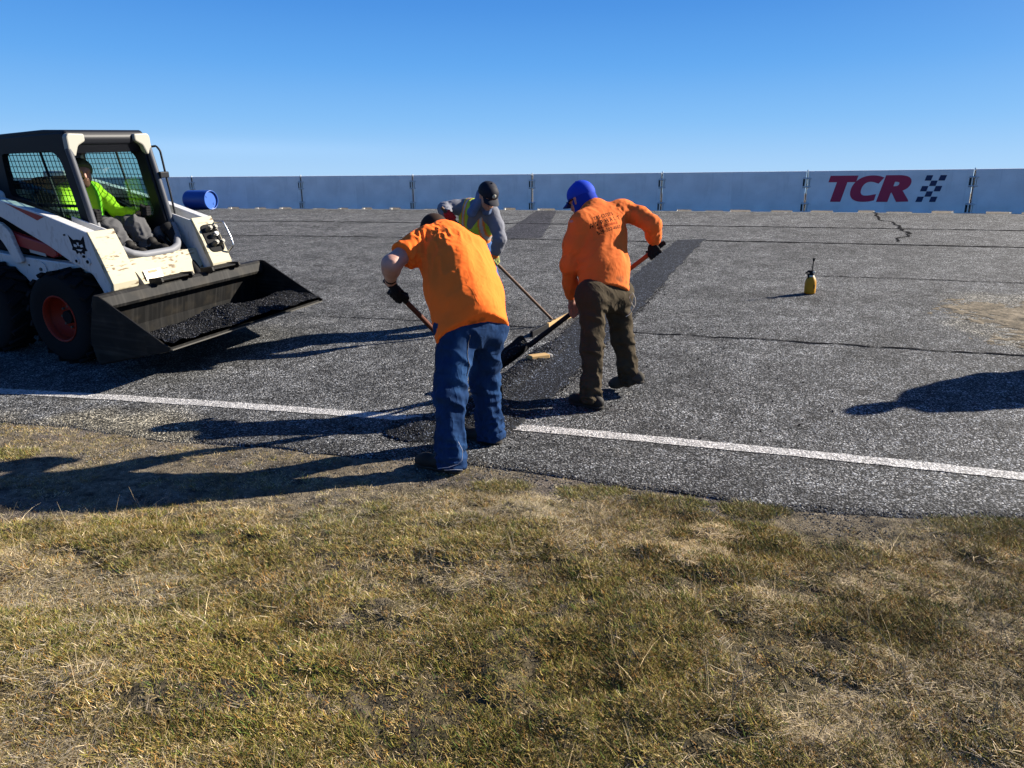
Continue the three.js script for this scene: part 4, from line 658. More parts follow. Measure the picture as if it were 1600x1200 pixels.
{ // worker in the bright orange T-shirt and blue jeans, bent over a shovel
  const t = thing('person', 'worker in orange T-shirt and blue jeans bending over a shovel, nearest the camera', 'person', 'road crew');
  const J = { pelvis: V(-.235, .87, -4.20), belly: V(-.28, 1.03, -4.29), chest: V(-.345, 1.195, -4.46), neck: V(-.45, 1.36, -4.66), hipL: V(-.325, .83, -4.13), hipR: V(-.155, .83, -4.27), kneeL: V(-.362, .45, -4.02), kneeR: V(-.175, .44, -4.42), ankleL: V(-.36, .10, -3.95), ankleR: V(-.14, .10, -4.46), cuffL: V(-.362, .03, -3.945), cuffR: V(-.135, .035, -4.455), shL: V(-.56, 1.325, -4.50), shR: V(-.24, 1.25, -4.72), elL: V(-.722, 1.19, -4.29), wrL: V(-.765, 1.065, -4.49), haL: V(-.732, .98, -4.56), elR: V(-.16, 1.0, -4.92), wrR: V(-.36, .66, -4.86), haR: V(-.42, .58, -4.86) };
  const head = headPrims(V(-.525, 1.325, -4.90), V(-.5, -.75, -.45), V(-.35, .6, -.6), 1.02);
  const skin = skinM.clone(); skin.color = C(.40, .22, .165);
  bodyMesh(t, J, skin, 1.05, head, { L: [.062, .054, .052, .034] });
  const orange = fab(.88, .16, .022), jeans = fab(.0065, .026, .080, .92, { bumpScale: .006 });
  const jc = (v, c) => { const a = 1 + .28 * fbm(v.x * 14, v.y * 10, v.z * 14, 3) + .16 * vnoise(v.x * 130, v.y * 40, v.z * 130), w = .45 * sstep(.05, .4, fbm(v.x * 7 + 3, v.y * 5, v.z * 7, 3)); c[0] = a * (1 + w * 1.6); c[1] = a * (1 + w * 1.3); c[2] = a * (1 + w * .9); };
  const d = dress(t, J, { wide: [.236, .242, .228, .165], sq: .76, hem: V(-.235, .775, -4.165), hemTilt: .10, sleeve: 'short', shirt: orange, pants: jeans, seed: 3, leg: [.112, .088, .078, .088], pantsColor: jc, shirtColor: dirtyOrange(2, [[V(-.22, .87, -4.02), .05, .7], [V(-.18, .90, -4.05), .03, .6]]),
    folds: [{ c: V(-.50, 1.25, -4.42), dir: V(-.25, .8, -.5).normalize(), f: 34, st: .14, a: .036, r: .16 }, { c: V(-.38, 1.12, -4.28), dir: V(-.1, .85, -.45).normalize(), f: 17, st: .16, a: .020, r: .24 }, { c: V(-.3, .9, -4.1), dir: V(.5, .6, -.3).normalize(), f: 14, st: .25, a: .018, r: .2 }], extra: [cap(V(-.25, .95, -4.16), V(-.33, 1.15, -4.33), .17, .17)] });
  part('hair', meshField([cap(head.at(0, .045, -.03), head.at(0, .04, .0), .094, .09), cap(head.at(0, -.01, -.06), head.at(0, .02, -.05), .07, .08)], { cell: .007, k: .02, cuts: [{ p: head.at(0, -.04, .03).toArray(), n: head.f.clone().addScaledVector(head.u, -.7).normalize().toArray() }] }), new THREE.MeshPhysicalMaterial({ color: C(.03, .016, .010), roughness: .8, specularIntensity: .3 }), t);
  // seams and pockets on the jeans
  const st = new THREE.MeshPhysicalMaterial({ color: C(.10, .10, .11), roughness: .9, specularIntensity: .1 }), pg = d.pants.geometry;
  part('back_pocket', sewn(pg, (v, n) => n.z > .1 && v.x > -.40 && v.x < -.265 && v.y < .80 && v.y > .64 - .35 * Math.abs(v.x + .33) * -1, .004), jeans, d.pants);
  part('back_pocket', sewn(pg, (v, n) => n.z > .0 && v.x > -.185 && v.x < -.07 && v.y < .79 && v.y > .65, .004), jeans, d.pants);
  part('tool_pocket', sewn(pg, (v, n) => n.x < .3 && v.x < -.34 && v.y < .60 && v.y > .40 && v.z > -4.16, .004), jeans, d.pants);
  const sidePts = []; for (let i = 0; i <= 30; i++) { const y = .78 - i * .024; sidePts.push(V(-.455 + .02 * Math.sin(i), y, -4.06 + .12 * i / 30)); }
  part('side_seam', stitch(pg, sidePts, .0022), st, d.pants);
  const crotch = []; for (let i = 0; i <= 12; i++) crotch.push(V(-.225, .80 - i * .02, -4.0)); part('seat_seam', stitch(pg, crotch, .0022), st, d.pants);
  part('loose_thread', merged([tube([[-.31, .22, -3.86], [-.285, .17, -3.85], [-.29, .11, -3.85], [-.315, .085, -3.85], [-.37, .07, -3.84], [-.43, .06, -3.85]], .0022, 5, 40), tube([[-.39, .055, -3.835], [-.33, .058, -3.835], [-.285, .05, -3.85]], .002, 5, 20)]), mat(.30, .31, .36, .9), d.pants);
  for (const s of ['L', 'R']) { const gl = part('glove', meshField([...gripHand(J['ha' + s], V(.673, -.9, -.64), s === 'L' ? V(-.6, -.3, .5) : V(.3, -.3, .8), J['wr' + s], .017, .0125), cap(J['wr' + s], mix(J['wr' + s], J['el' + s], .22), .034, .040)], { cell: .0045, k: .008 }), gloveM, t); }
  for (const [h, a] of [[V(-.335, groundY(-.33, 3.93), -3.925), V(-.58, groundY(-.58, 4.05), -4.05)], [V(-.105, trackY(-.1, 4.44) - .005, -4.435), V(-.345, trackY(-.35, 4.57) - .005, -4.57)]]) shoe(h, a, h.clone().lerp(a, .12).add(V(0, .12, 0)), 0, bootM, t, soleM);
}
{ // worker in the long sleeved orange shirt, blue cap and brown trousers
  const t = thing('person', 'worker in long sleeved printed orange shirt, blue cap and brown trousers carrying a shovel', 'person', 'road crew');
  const J = { pelvis: V(.70, .90, -5.38), belly: V(.695, 1.08, -5.44), chest: V(.678, 1.31, -5.56), neck: V(.645, 1.485, -5.67), hipL: V(.60, .86, -5.28), hipR: V(.80, .86, -5.46), kneeL: V(.602, .485, -5.22), kneeR: V(.872, .50, -5.50), ankleL: V(.598, .16, -5.18), ankleR: V(.945, .20, -5.50), cuffL: V(.597, .075, -5.17), cuffR: V(.950, .135, -5.49), shL: V(.482, 1.385, -5.43), shR: V(.905, 1.485, -5.70), elL: V(.432, 1.075, -5.42), wrL: V(.468, .80, -5.63), haL: V(.508, .679, -5.716), elR: V(1.07, 1.37, -5.54), wrR: V(1.115, 1.225, -5.66), haR: V(1.112, 1.158, -5.681) };
  const head = headPrims(V(.548, 1.545, -5.75), V(-.66, -.46, -.62), V(-.28, .86, -.25));
  const skin = skinM.clone(); skin.color = C(.32, .16, .11);
  bodyMesh(t, J, skin, .95, head);
  // print on the back, laid out in the plane of the back
  const lat = J.shR.clone().sub(J.shL).normalize(), spine = J.neck.clone().sub(J.pelvis).normalize(), dep = spine.clone().cross(lat).normalize(), vv = dep.clone().cross(lat).normalize(); if (vv.y < 0) vv.negate(); const out = dep.z > 0 ? dep : dep.clone().negate();
  const cv = document.createElement('canvas'); cv.width = 1024; cv.height = 1024; const x = cv.getContext('2d'); x.fillStyle = '#fff'; x.fillRect(0, 0, 1024, 1024);
  x.textAlign = 'center'; x.fillStyle = '#120d0c'; x.font = 'bold 74px sans-serif'; x.fillText('TRI-CITIES', 512, 300); x.font = 'bold 92px sans-serif'; const wd = 'ASPHALT'; for (let i = 0; i < 7; i++) x.fillText(wd[i], 512 + (i - 3) * 84, 392); x.fillStyle = '#7a160a'; x.font = 'bold 50px sans-serif'; x.fillText('MAINTENANCE', 512, 448); x.fillStyle = '#120d0c'; x.font = 'bold 70px sans-serif'; x.fillText('509-302-4667', 512, 522);
  const tex = new THREE.CanvasTexture(cv); tex.colorSpace = THREE.SRGBColorSpace;
  const orange = fab(.60, .135, .028, .92, { bumpScale: .002 }); orange.map = tex;
  const pc = V(.675, 1.34, -5.5), brown = fab(.046, .035, .021, .92, { bumpScale: .006 });
  dress(t, J, { wide: [.198, .205, .212, .155], sq: .70, hem: V(.695, .885, -5.37), hemTilt: -.10, sleeve: 'long', shirt: orange, pants: brown, seed: 12, leg: [.098, .078, .068, .076],
    shirtColor: dirtyOrange(5, [[V(.80, .97, -5.30), .05, .75], [V(.84, .95, -5.34), .03, .7], [V(.70, 1.0, -5.26), .02, .5]]), pantsColor: mottled(7, .22, .45, [.55, .5, .5]),
    shirtUV: (p, n) => { if (n.dot(out) < .05) return [.02, .02]; const q = p.clone().sub(pc); return [clamp(.5 + q.dot(lat) / .52, .01, .99), clamp(.60 + q.dot(vv) / .52, .01, .99)]; },
    folds: [{ c: V(.55, 1.15, -5.33), dir: V(.8, .35, -.3).normalize(), f: 20, st: .2, a: .012, r: .2 }, { c: V(.85, 1.18, -5.42), dir: V(.2, .9, -.2).normalize(), f: 20, st: .2, a: .013, r: .16 }, { c: V(.88, 1.47, -5.6), dir: V(.3, .8, .4).normalize(), f: 34, st: .25, a: .012, r: .12 }] });
  const blue = new THREE.MeshPhysicalMaterial({ color: C(.008, .045, .42), roughness: .75, specularIntensity: .3 });
  capHat(head, blue, new THREE.MeshPhysicalMaterial({ color: C(.006, .02, .16), roughness: .8, specularIntensity: .3 }), t);
  part('hood', meshField([cap(head.at(0, -.03, -.04), head.at(0, .03, -.03), .088, .092), cap(head.at(0, -.06, .015), head.at(0, -.02, .01), .074, .082), cap(mix(J.neck, head.at(0, -.05, -.05), .6), head.at(0, -.03, -.05), .07, .07)], { cell: .007, k: .02 }), new THREE.MeshPhysicalMaterial({ color: C(.006, .03, .28), roughness: .85, specularIntensity: .25 }), t);
  part('glasses', merged([tube([head.at(.082, .02, 0), head.at(.075, .02, .09)], .004), tube([head.at(-.082, .02, 0), head.at(-.075, .02, .09)], .004), tube([head.at(-.075, .02, .09), head.at(0, .018, .112), head.at(.075, .02, .09)], .006)]), gloveM, t);
  part('glove', meshField([...gripHand(J.haR, V(1.225, .972, .07), V(.35, -.1, .9), J.wrR, .018, .0125), cap(J.wrR, mix(J.wrR, J.elR, .15), .033, .038)], { cell: .0045, k: .008 }), gloveM, t);
  const pink = skinM.clone(); pink.color = C(.24, .11, .085); part('glove', flat(meshField([...gripHand(J.haL, V(1.225, .972, .07), V(.1, -.2, .95), J.wrL, .018, .0115), cap(J.wrL, mix(J.wrL, J.elL, .12), .030, .034)], { cell: .0045, k: .008 })), pink, t);
  part('pocket_cord', merged([tube([[.905, .88, -5.33], [.925, .84, -5.325], [.93, .79, -5.33], [.905, .745, -5.325], [.885, .715, -5.32], [.86, .70, -5.31]], .0035, 6, 30), tube([[.90, .87, -5.32], [.88, .85, -5.315], [.90, .80, -5.315], [.92, .77, -5.32]], .003, 6, 20)]), mat(.45, .40, .32, .9), t);
  const g = (a, d) => trackY(a, d) + .004;
  shoe(V(.655, g(.655, 5.14), -5.14), V(.45, g(.45, 5.30), -5.30), V(.61, g(.61, 5.17) + .13, -5.17), 0, bootM, t, soleM);
  shoe(V(1.01, g(1.0, 5.46) + .085, -5.455), V(.80, g(.80, 5.60) + .002, -5.60), V(.962, .195, -5.49), 0, new THREE.MeshPhysicalMaterial({ color: C(.05, .045, .035), roughness: .8, specularIntensity: .3 }), t, soleM);
}
{ // worker behind, in grey with a hi-vis vest and black cap
  const t = thing('person', 'worker in black cap, grey shirt and yellow safety vest raking behind the others', 'person', 'road crew');
  const J = { pelvis: V(-.42, 1.05, -7.84), belly: V(-.41, 1.19, -7.75), chest: V(-.365, 1.335, -7.62), neck: V(-.315, 1.475, -7.46), hipL: V(-.33, 1.02, -7.76), hipR: V(-.51, 1.02, -7.89), kneeL: V(-.22, .64, -7.62), kneeR: V(-.53, .64, -7.78), ankleL: V(-.26, .32, -7.70), ankleR: V(-.57, .32, -7.92), shL: V(-.185, 1.405, -7.45), shR: V(-.50, 1.475, -7.66), elL: V(-.125, 1.15, -7.36), wrL: V(-.175, .99, -7.43), haL: V(-.193, .927, -7.45), elR: V(-.705, 1.43, -7.60), wrR: V(-.645, 1.405, -7.36), haR: V(-.62, 1.384, -7.284) };
  J.elR.set(-.70, 1.445, -7.56); J.wrR.set(-.655, 1.40, -7.36);
  const head = headPrims(V(-.245, 1.565, -7.30), V(.38, -.75, .62), V(.25, .68, .35));
  bodyMesh(t, J, skinM, .95, head);
  const grey3 = fab(.15, .155, .18), den = fab(.04, .085, .2);
  const d = dress(t, J, { wide: [.17, .185, .195, .14], sq: .72, hem: V(-.42, 1.0, -7.83), sleeve: 'long', shirt: grey3, pants: den, seed: 21, cell: .011, shirtColor: mottled(4, .12, .2) });
  // vest: a shell over chest and back, coloured by where the bands run
  const lat = d.lat, spine = d.spine, front = d.dep.z > 0 ? d.dep.clone() : d.dep.clone().negate();
  const vm = fab(1, 1, 1);
  const vg = meshField([...chain([V(-.425, 1.02, -7.83), J.belly, J.chest, mix(J.chest, J.neck, .5)], [.178, .195, .206, .150], d.dep, .74), cap(mix(J.shL, J.shR, .2), mix(J.shL, J.shR, .8), .092, .092, d.dep, .9)], { cell: .010, k: .045, cuts: [{ p: mix(J.shL, J.shR, .0).toArray(), n: lat.clone().negate().toArray() }, { p: mix(J.shL, J.shR, 1).toArray(), n: lat.toArray() }, { p: J.neck.clone().addScaledVector(spine, -.02).toArray(), n: spine.toArray(), near: .2 }], carve: [cap(J.neck.clone().addScaledVector(front, .05), J.chest.clone().addScaledVector(front, .17), .075, .03), cap(J.neck, J.neck.clone().addScaledVector(spine, .1), .085)] });
  part('safety_vest', cloth(vg, [{ c: J.chest, dir: spine, f: 18, a: .014, r: .25 }], 5, (v, c) => { const u = Math.abs(v.clone().sub(mix(J.shL, J.shR, .5)).dot(lat)), band = u > .075 && u < .135; if (band) { const s = u > .092 && u < .118; c[0] = s ? .42 : .75; c[1] = s ? .40 : .22; c[2] = s ? .36 : .04; } else { c[0] = .42; c[1] = .52; c[2] = .05; } }), vm, t);
  part('neck_cloth', cloth(meshField([cap(J.neck, head.at(0, -.02, -.05), .072, .088), cap(head.at(.05, -.02, -.02), J.neck.clone().add(V(-.09, -.06, .12)), .045, .05), cap(head.at(-.05, -.02, -.02), J.neck.clone().add(V(.06, -.05, .08)), .04, .045)], { cell: .009, k: .03 }), [{ c: J.neck, dir: V(0, 1, 0), f: 40, a: .014, r: .2 }], 4, mottled(3, .35, .3)), fab(.10, .14, .24), t);
  const blk = new THREE.MeshPhysicalMaterial({ color: C(.010, .011, .018), roughness: .7, specularIntensity: .35 }); const ch = capHat(head, blk, blk, t);
  part('cap_badge', (() => { const b = new THREE.SphereGeometry(.022, 12, 8); b.scale(1, 1, .3); const q = new THREE.Quaternion().setFromUnitVectors(V(0, 0, 1), head.f); b.applyQuaternion(q); const v = head.at(.0, .072, .108); b.translate(v.x, v.y, v.z); return b; })(), mat(.45, .42, .34, .7), ch);
  const bar = V(1.07, -1.14, -.42);
  part('glove', flat(meshField([...gripHand(J.haR, bar, V(-.4, .5, .5), J.wrR, .016, .0125), cap(J.wrR, mix(J.wrR, J.elR, .35), .034, .046)], { cell: .006, k: .008 })), fab(.42, .02, .02), t);
  part('glove', flat(meshField([...gripHand(J.haL, bar, V(.5, .1, .7), J.wrL, .016, .0125)], { cell: .006, k: .008 })), fab(.30, .32, .10), t);
  part('glove_cuff', flat(meshField([cap(mix(J.wrL, J.elL, -.1), mix(J.wrL, J.elL, .42), .038, .048)], { cell: .007, k: .008 })), fab(.72, .16, .03), t);
  const g = (a, dd) => trackY(a, dd) + .004;
  for (const [a, b] of [[V(-.27, g(-.27, 7.74), -7.74), V(-.20, g(-.20, 7.48), -7.48)], [V(-.58, g(-.58, 7.95), -7.95), V(-.56, g(-.56, 7.69), -7.69)]]) shoe(a, b, mix(a, b, .15).add(V(0, .12, 0)), 0, bootM, t, soleM);
}
{ // driver in the cab, built in the loader's own axes
  const t = thing('person', 'loader driver in lime green hi-vis shirt sitting in the caged cab', 'person', 'road crew');
  t.applyMatrix4(loaderM);
  const J = { pelvis: V(-.55, 1.12, 0), belly: V(-.57, 1.24, 0), chest: V(-.575, 1.38, 0), neck: V(-.55, 1.54, 0), hipL: V(-.50, 1.11, -.10), hipR: V(-.50, 1.11, .10), kneeL: V(-.07, 1.15, -.16), kneeR: V(-.06, 1.15, .14), ankleL: V(.10, .96, -.16), ankleR: V(.12, .96, .12), shL: V(-.57, 1.49, -.19), shR: V(-.57, 1.49, .19), elL: V(-.40, 1.26, -.25), elR: V(-.42, 1.24, .25), wrL: V(-.10, 1.25, -.26), wrR: V(-.12, 1.26, .265), haL: V(-.02, 1.285, -.27), haR: V(-.02, 1.285, .27) };
  const head = headPrims(V(-.475, 1.665, .01), V(.92, -.1, .38), V(.05, 1, 0));
  const skin = skinM.clone(); skin.color = C(.32, .16, .11); bodyMesh(t, J, skin, .95, head);
  dress(t, J, { wide: [.17, .185, .20, .15], sq: .75, hem: V(-.55, 1.08, 0), sleeve: 'long', shirt: fab(.42, .64, .025), pants: fab(.07, .07, .072), seed: 31, cell: .0105, leg: [.105, .095, .082, .085], shirtColor: (v, c) => { const a = 1 + .06 * fbm(v.x * 9, v.y * 9, v.z * 9, 3), b = Math.abs(Math.abs(v.z) - .10) < .03 && v.y > 1.1; c[0] = a * (b ? .45 : 1); c[1] = a * (b ? .75 : 1); c[2] = a * (b ? 1 : 1); } });
  part('beard', flat(meshField([cap(head.at(0, -.07, .05), head.at(0, -.10, .06), .052, .038), cap(head.at(-.05, -.05, .02), head.at(-.02, -.09, .06), .032, .03), cap(head.at(.05, -.05, .02), head.at(.02, -.09, .06), .032, .03)], { cell: .008, k: .02 })), fab(.06, .035, .022), t);
  const camo = fab(.10, .11, .06); part('hood', cloth(meshField([cap(head.at(0, .04, -.03), head.at(0, .04, .02), .105, .10), cap(head.at(0, -.04, -.05), head.at(0, .0, -.05), .088, .09)], { cell: .009, k: .03, cuts: [{ p: head.at(0, .03, .07).toArray(), n: head.f.clone().addScaledVector(head.u, -.6).normalize().toArray() }] }), [], 3, mottled(9, .5, .7, [.3, .35, .3])), camo, t);
  for (const s of ['L', 'R']) part('glove', meshField([...gripHand(J['ha' + s], V(.1, 1, 0), V(.2, .2, s === 'L' ? -1 : 1), J['wr' + s], .02, .0115), cap(J['wr' + s], mix(J['wr' + s], J['el' + s], .12), .03, .034)], { cell: .006, k: .008 }), gloveM, t);
  for (const s of ['L', 'R']) { const a = J['ankle' + s]; shoe(V(a.x + .01, .885, a.z), V(a.x + .25, .885, a.z), V(a.x + .03, .99, a.z), 0, bootM, t, soleM); }
}
{ // a fifth hand standing out of the frame on the right, whose shadow falls into it
  const t = thing('person', 'worker in dark clothes standing beyond the right edge, casting the long shadow', 'person', 'road crew');
  const X = 6.1, D = 6.15, b = trackY(X, D) + .004, p = (x, y, z) => V(X + x, b + y, -D + z);
  const J = { pelvis: p(0, .93, 0), belly: p(-.02, 1.08, 0), chest: p(-.05, 1.27, 0), neck: p(-.09, 1.47, 0), hipL: p(0, .90, .10), hipR: p(0, .90, -.10), kneeL: p(-.04, .49, .13), kneeR: p(.03, .49, -.12), ankleL: p(.0, .10, .15), ankleR: p(.08, .10, -.14), shL: p(-.08, 1.42, .19), shR: p(-.08, 1.42, -.19), elL: p(-.02, 1.15, .31), elR: p(.05, 1.15, -.31), wrL: p(-.22, 1.03, .30), wrR: p(-.15, 1.01, -.24), haL: p(-.28, .98, .30), haR: p(-.20, .98, -.20) };
  const head = headPrims(p(-.13, 1.61, 0), V(-1, -.25, .1), V(-.2, 1, 0)); bodyMesh(t, J, skinM, 1, head);
  dress(t, J, { wide: [.27, .275, .265, .17], sq: .74, hem: p(0, .80, 0), sleeve: 'long', shirt: fab(.06, .06, .07), pants: fab(.04, .05, .07), seed: 41, cell: .013 });
  capHat(head, gloveM, gloveM, t);
  for (const s of ['L', 'R']) part('glove', meshField(gripHand(J['ha' + s], V(.2, .3, 1), V(-.6, .3, 0), J['wr' + s], .018, .0125), { cell: .008, k: .008 }), gloveM, t);
  for (const [x, z] of [[.03, .15], [.11, -.14]]) shoe(p(x, 0, z), p(x - .26, 0, z), p(x - .03, .12, z), 0, bootM, t, soleM);
  const h = thing('hose', 'loop of black hose held by the worker beyond the right edge', 'hose');
  part('hose_loop', tube([p(-.27, .93, .29), p(-.36, .80, .36), p(-.42, .62, .42), p(-.34, .50, .44), p(-.20, .56, .40), p(-.22, .76, .34), p(-.27, .93, .27)], .014, 8, 60), dk2(), h);
  part('hose_tail', tube([p(-.27, .92, .30), p(-.40, .72, .50), p(-.44, .52, .58), p(-.30, .40, .60), p(.1, .30, .55), p(.5, .02, .4)], .012, 8, 60), dk2(), h);
}
function dk2() { return new THREE.MeshPhysicalMaterial({ color: C(.012, .012, .013), roughness: .7, specularIntensity: .3 }); }
// ------------------------------------------------------------------ tools and small things
const woodM = new THREE.MeshPhysicalMaterial({ color: C(.42, .25, .10), roughness: .7, specularIntensity: .3 }), paleWood = new THREE.MeshPhysicalMaterial({ color: C(.40, .26, .115), roughness: .75, specularIntensity: .3 }), tarM = new THREE.MeshPhysicalMaterial({ color: C(.009, .009, .010), roughness: .65, specularIntensity: .25 }), redWood = new THREE.MeshPhysicalMaterial({ color: C(.085, .028, .016), roughness: .65, specularIntensity: .3 }), orangeFib = new THREE.MeshPhysicalMaterial({ color: C(.30, .06, .016), roughness: .6, specularIntensity: .4 });
function bladeGeo(L, W, dish, th) {   // dished square shovel blade, along +y from its shoulder, open towards +z
  const n = 12, m = 14, pos = [], idx = [];
  for (const s of [0, 1]) for (let j = 0; j <= m; j++) for (let i = 0; i <= n; i++) { const u = i / n * 2 - 1, v = j / m, w = W / 2 * (v < .12 ? .55 + .45 * v / .12 : 1); pos.push(u * w, v * L, dish * (u * u * u * u * (1 - .5 * v) + .6 * Math.pow(1 - v, 4)) - s * th); if (i < n && j < m) { const k = s * (n + 1) * (m + 1) + j * (n + 1) + i; s ? idx.push(k, k + n + 1, k + 1, k + 1, k + n + 1, k + n + 2) : idx.push(k, k + 1, k + n + 1, k + 1, k + n + 2, k + n + 1); } }
  const g = new THREE.BufferGeometry(); g.setAttribute('position', new THREE.Float32BufferAttribute(pos, 3)); g.setIndex(idx); g.computeVertexNormals(); return g;
}
function orient(g, at, along, face) { const y = along.clone().normalize(), z = face.clone().addScaledVector(y, -face.dot(y)).normalize(), x = y.clone().cross(z), m = new THREE.Matrix4().makeBasis(x, y, z).setPosition(at); g.applyMatrix4(m); return g; }
function shovel(label, top, tip, gripLen, gripM, shaftM, face, kick) {
  const t = thing('shovel', label, 'shovel', 'shovels'), d = tip.clone().sub(top), L = d.length(); d.normalize();
  const sock = top.clone().addScaledVector(d, L - .40), sh = top.clone().addScaledVector(d, L - .30), dir = d.clone().addScaledVector(face, kick).normalize();
  const half = top.clone().addScaledVector(d, L * .44); part('handle', rod(top.clone().addScaledVector(d, gripLen), half, .0175, .0175, 14), shaftM, t); part('tarred_handle', rod(half, sock, .019, .021, 14), tarM, t);
  part('grip', rod(top, top.clone().addScaledVector(d, gripLen), .0195, .019, 14), gripM, t);
  part('socket', rod(sock.clone().addScaledVector(d, -.10), sh, .021, .024, 14), tarM, t);
  part('blade', orient(bladeGeo(.29, .25, .045, .003), sh, dir, face), tarM, t);
  return { sh, dir };
}
shovel('black bladed shovel with reddish handle held by the worker in jeans', V(-.80, 1.073, -4.495), V(-.059, .055, -5.2), .22, tarM, redWood, V(-.35, .75, .5), -.12);
{
  const b = shovel('shovel of black asphalt with orange handle held by the worker in the blue cap', V(1.20, 1.228, -5.676), V(-.096, .20, -5.75), .14, tarM, orangeFib, V(-.2, .95, .35), .12);
  const R = rng(91), t = thing('asphalt_scoop', 'heap of black asphalt on the shovel of the worker in the blue cap', 'asphalt'), up = V(0, 1, 0), side = b.dir.clone().cross(up).normalize(), nrm = side.clone().cross(b.dir).normalize();
  const g = meshField([cap(b.sh.clone().addScaledVector(b.dir, .05).addScaledVector(nrm, .012), b.sh.clone().addScaledVector(b.dir, .27).addScaledVector(nrm, .02), .055, .07, nrm, .6)], { cell: .007, k: .02 });
  part('heap', cloth(g, [{ c: b.sh.clone().addScaledVector(b.dir, .16), dir: side, f: 60, st: 1, a: .03, r: .3 }], 3), tarM, t);
  const pg = new THREE.IcosahedronGeometry(1, 0), o = shadows(new THREE.InstancedMesh(pg, new THREE.MeshPhysicalMaterial({ roughness: .6, specularIntensity: .2 }), 420));
  for (let i = 0; i < 420; i++) { const a = (R() - .5) * 2, v = R(), s = .004 + .005 * R(), q = b.sh.clone().addScaledVector(b.dir, .02 + .28 * v).addScaledVector(side, a * .085).addScaledVector(nrm, .012 + .05 * (1 - a * a) * (.6 + .4 * R())), c = R() < .85 ? .012 : .08; o.setMatrixAt(i, new THREE.Matrix4().compose(q, new THREE.Quaternion().setFromEuler(new THREE.Euler(R() * 6, R() * 6, 0)), V(s, s, s))); o.setColorAt(i, C(c, c, c)); }
  o.name = 'grains'; o.userData = { kind: 'stuff' }; t.add(o);
}
{ // lute: long pole and a board head
  const t = thing('asphalt_lute', 'asphalt lute with brown pole and pale wooden board, pushed by the worker in the vest', 'lute'), top = V(-.70, 1.466, -7.255), foot = V(.44, .262, -7.70);
  part('pole', rod(top, foot, .0165, .0155, 12), new THREE.MeshPhysicalMaterial({ color: C(.10, .055, .03), roughness: .6, specularIntensity: .3 }), t);
  const a = V(.68, trackY(.68, 8.05) + .034, -8.05), b = V(.20, trackY(.20, 7.22) + .034, -7.22), y = b.clone().sub(a), L = y.length();
  const board = (s0, s1, m, n) => part(n, orient((() => { const g = rbox(-.016, .016, L * s0, L * s1, -.032, .032, .005); return g; })(), a, y, V(0, 1, 0)), m, t);
  board(0, .62, paleWood, 'board'); board(.621, 1, tarM, 'tarred_end');
  part('bracket', merged([rod(foot, mix(a, b, .42).add(V(0, .03, 0)), .012, .012, 8), rod(foot, mix(a, b, .56).add(V(0, .03, 0)), .012, .012, 8)]), tarM, t);
}
{ // ridge of fresh mix being worked, and grains scattered round it
  const blob = (x, d) => Math.max(.032 * Math.exp(-Math.pow((x - .02 - (d - 5.9) * .42) / .13, 2)) * sstep(5.3, 5.8, d) * sstep(7.3, 6.6, d), .12 * Math.exp(-Math.pow((x + .22) / .2, 2) - Math.pow((d - 5.08) / .34, 2)), .055 * Math.exp(-Math.pow((x + .62) / .20, 2) - Math.pow((d - 4.72) / .2, 2)));
  const xs = steps([[-1.2, 1.1, .022]]), ds = steps([[4.3, 7.6, .022]]);
  const g = gridSheet(xs, ds, (x, d) => { const h = blob(x, d) * (1 + .5 * fbm(x * 12, d * 12, 3, 3)) + .01 * fbm(x * 30, d * 30, 5, 2) * sstep(.01, .03, blob(x, d)); return [x, trackY(x, d) + (h > .008 ? .004 + h : -.02), d]; });
  g.setAttribute('color', new THREE.BufferAttribute(new Float32Array(g.attributes.position.count * 3).fill(1), 3));
  const t = thing('asphalt_heap', 'low ridge of fresh black asphalt at the feet of the worker in jeans', 'asphalt');
  part('heap', g, freshM, t);
  const R = rng(17), pg = new THREE.IcosahedronGeometry(1, 0), L = [];
  for (let i = 0; i < 140000 && L.length < 12000; i++) { const x = -1.2 + 3.6 * R(), d = 4.3 + 5.5 * R(), h = blob(x, d), xl = -.42 + (d - 4.98) * .402, q = Math.min(Math.abs(x - xl), Math.abs(x - xl - .58)); if (R() > h * 14 + .008 + (d > 5 ? .35 * sstep(.09, .0, q) : 0)) continue; const s = .003 + .007 * R() * R(), c = R() < .82 ? .010 + .02 * R() : .06 + .16 * R(); L.push([new THREE.Matrix4().compose(V(x, trackY(x, d) + .006 + (h > .01 ? h * .95 : 0) + s * .4, -d), new THREE.Quaternion().setFromEuler(new THREE.Euler(R() * 6, R() * 6, 0)), V(s, s * .8, s)), c]); }
  const o = shadows(new THREE.InstancedMesh(pg, new THREE.MeshPhysicalMaterial({ roughness: .6, specularIntensity: .2 }), L.length)); L.forEach(([m, c], i) => { o.setMatrixAt(i, m); o.setColorAt(i, C(c, c, c * 1.05)); }); o.name = 'grains'; o.userData = { kind: 'stuff' }; t.add(o);
}
{ // offcut of wood lying on the new strip
  const t = thing('wood_block', 'short pale wood offcut lying on the dark asphalt strip', 'wood'), y = trackY(.24, 6.42) + .014;
  const g = rbox(-.10, .10, 0, .045, -.045, .045, .012); g.rotateY(.5); g.translate(.245, y, -6.42); part('block', g, paleWood, t);
  const e = rbox(.098, .135, .004, .041, -.040, .040, .012); e.rotateY(.5); e.translate(.245, y, -6.42); part('block_end', e, mat(.25, .24, .23, .8), t);
}
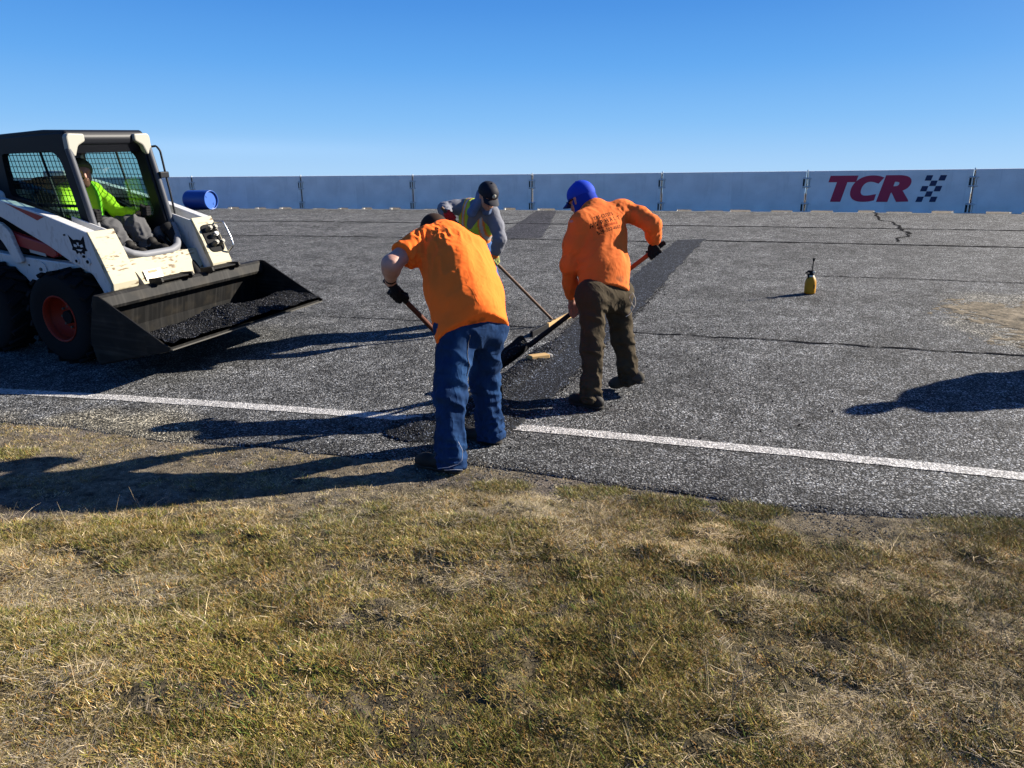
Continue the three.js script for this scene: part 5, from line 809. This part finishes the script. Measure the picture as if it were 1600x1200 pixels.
{ // hand pump sprayer
  const x = 3.766, d = 8.983, t = thing('pump_sprayer', 'yellow pump sprayer with black top standing on the track', 'sprayer'); t.position.set(x, trackY(x, d) + .004, -d); t.rotation.y = -.35; t.scale.set(.86, 1, .86);
  const yel = new THREE.MeshPhysicalMaterial({ color: C(.50, .235, .010), roughness: .5, specularIntensity: .4, transmission: .12, thickness: 0 }), pale = mat(.60, .55, .42, .6), blk = tarM;
  const body = new THREE.LatheGeometry([[0, 0], [.066, 0], [.078, .012], [.080, .05], [.079, .13], [.074, .165], [.058, .20], [.036, .222], [.032, .235]].map(p => new THREE.Vector2(p[0], p[1])), 28); part('tank', body, yel, t);
  part('collar', rod([0, .20, 0], [0, .232, 0], .05, .037, 20), pale, t);
  part('pump_head', merged([rod([0, .228, 0], [0, .285, 0], .034, .030, 16), rbox(-.055, .03, .262, .292, -.018, .018, .008), rod([-.05, .277, 0], [-.085, .250, 0], .012, .009, 10)]), blk, t);
  part('trigger', (() => { const g = rbox(-.013, .013, -.06, .06, -.008, .008, .006); g.rotateZ(.2); g.translate(-.038, .20, .038); return g; })(), blk, t);
  part('plunger', merged([rod([.004, .285, 0], [.010, .41, 0], .007, .007, 10), rod([.008, .405, 0], [.012, .445, 0], .013, .02, 12)]), blk, t);
  part('nozzle', rbox(.012, .05, .258, .285, .012, .04, .008), pale, t);
  part('label', rbox(.045, .06, .07, .12, .052, .068, .003), mat(.10, .05, .02, .7), t);
}
{ // blue plastic drum on its side at the foot of the wall
  const t = thing('plastic_drum', 'blue plastic drum lying on its side against the white wall', 'drum');
  const blue = new THREE.MeshPhysicalMaterial({ color: C(.010, .045, .24), roughness: .42 }), lid = new THREE.MeshPhysicalMaterial({ color: C(.02, .09, .36), roughness: .4 });
  const pr = [[0, -.435], [.255, -.44], [.275, -.43], [.288, -.40], [.292, -.30], [.286, -.29], [.286, -.27], [.292, -.26], [.292, .26], [.286, .27], [.286, .29], [.292, .30], [.288, .40], [.278, .445], [.268, .45], [.262, .43], [.262, .405], [0, .40]].map(p => new THREE.Vector2(p[0], p[1]));
  t.position.set(-9.62, 1.40, -22.62); t.rotation.y = -.38;
  const g = new THREE.LatheGeometry(pr, 40); g.rotateZ(-Math.PI / 2); part('shell', g, blue, t);
  const rim = new THREE.TorusGeometry(.272, .014, 8, 40); rim.rotateY(Math.PI / 2); rim.translate(.445, 0, 0); part('rim', rim, lid, t);
  for (const a of [.9, -2.2]) part('bung', rod([.40, Math.cos(a) * .17, Math.sin(a) * .17], [.418, Math.cos(a) * .17, Math.sin(a) * .17], .035, .035, 14), lid, t);
  const hd = new THREE.CylinderGeometry(.258, .258, .006, 36); hd.rotateZ(Math.PI / 2); hd.translate(.405, 0, 0); part('head', hd, lid, t);
}
renderer.render(scene, camera);
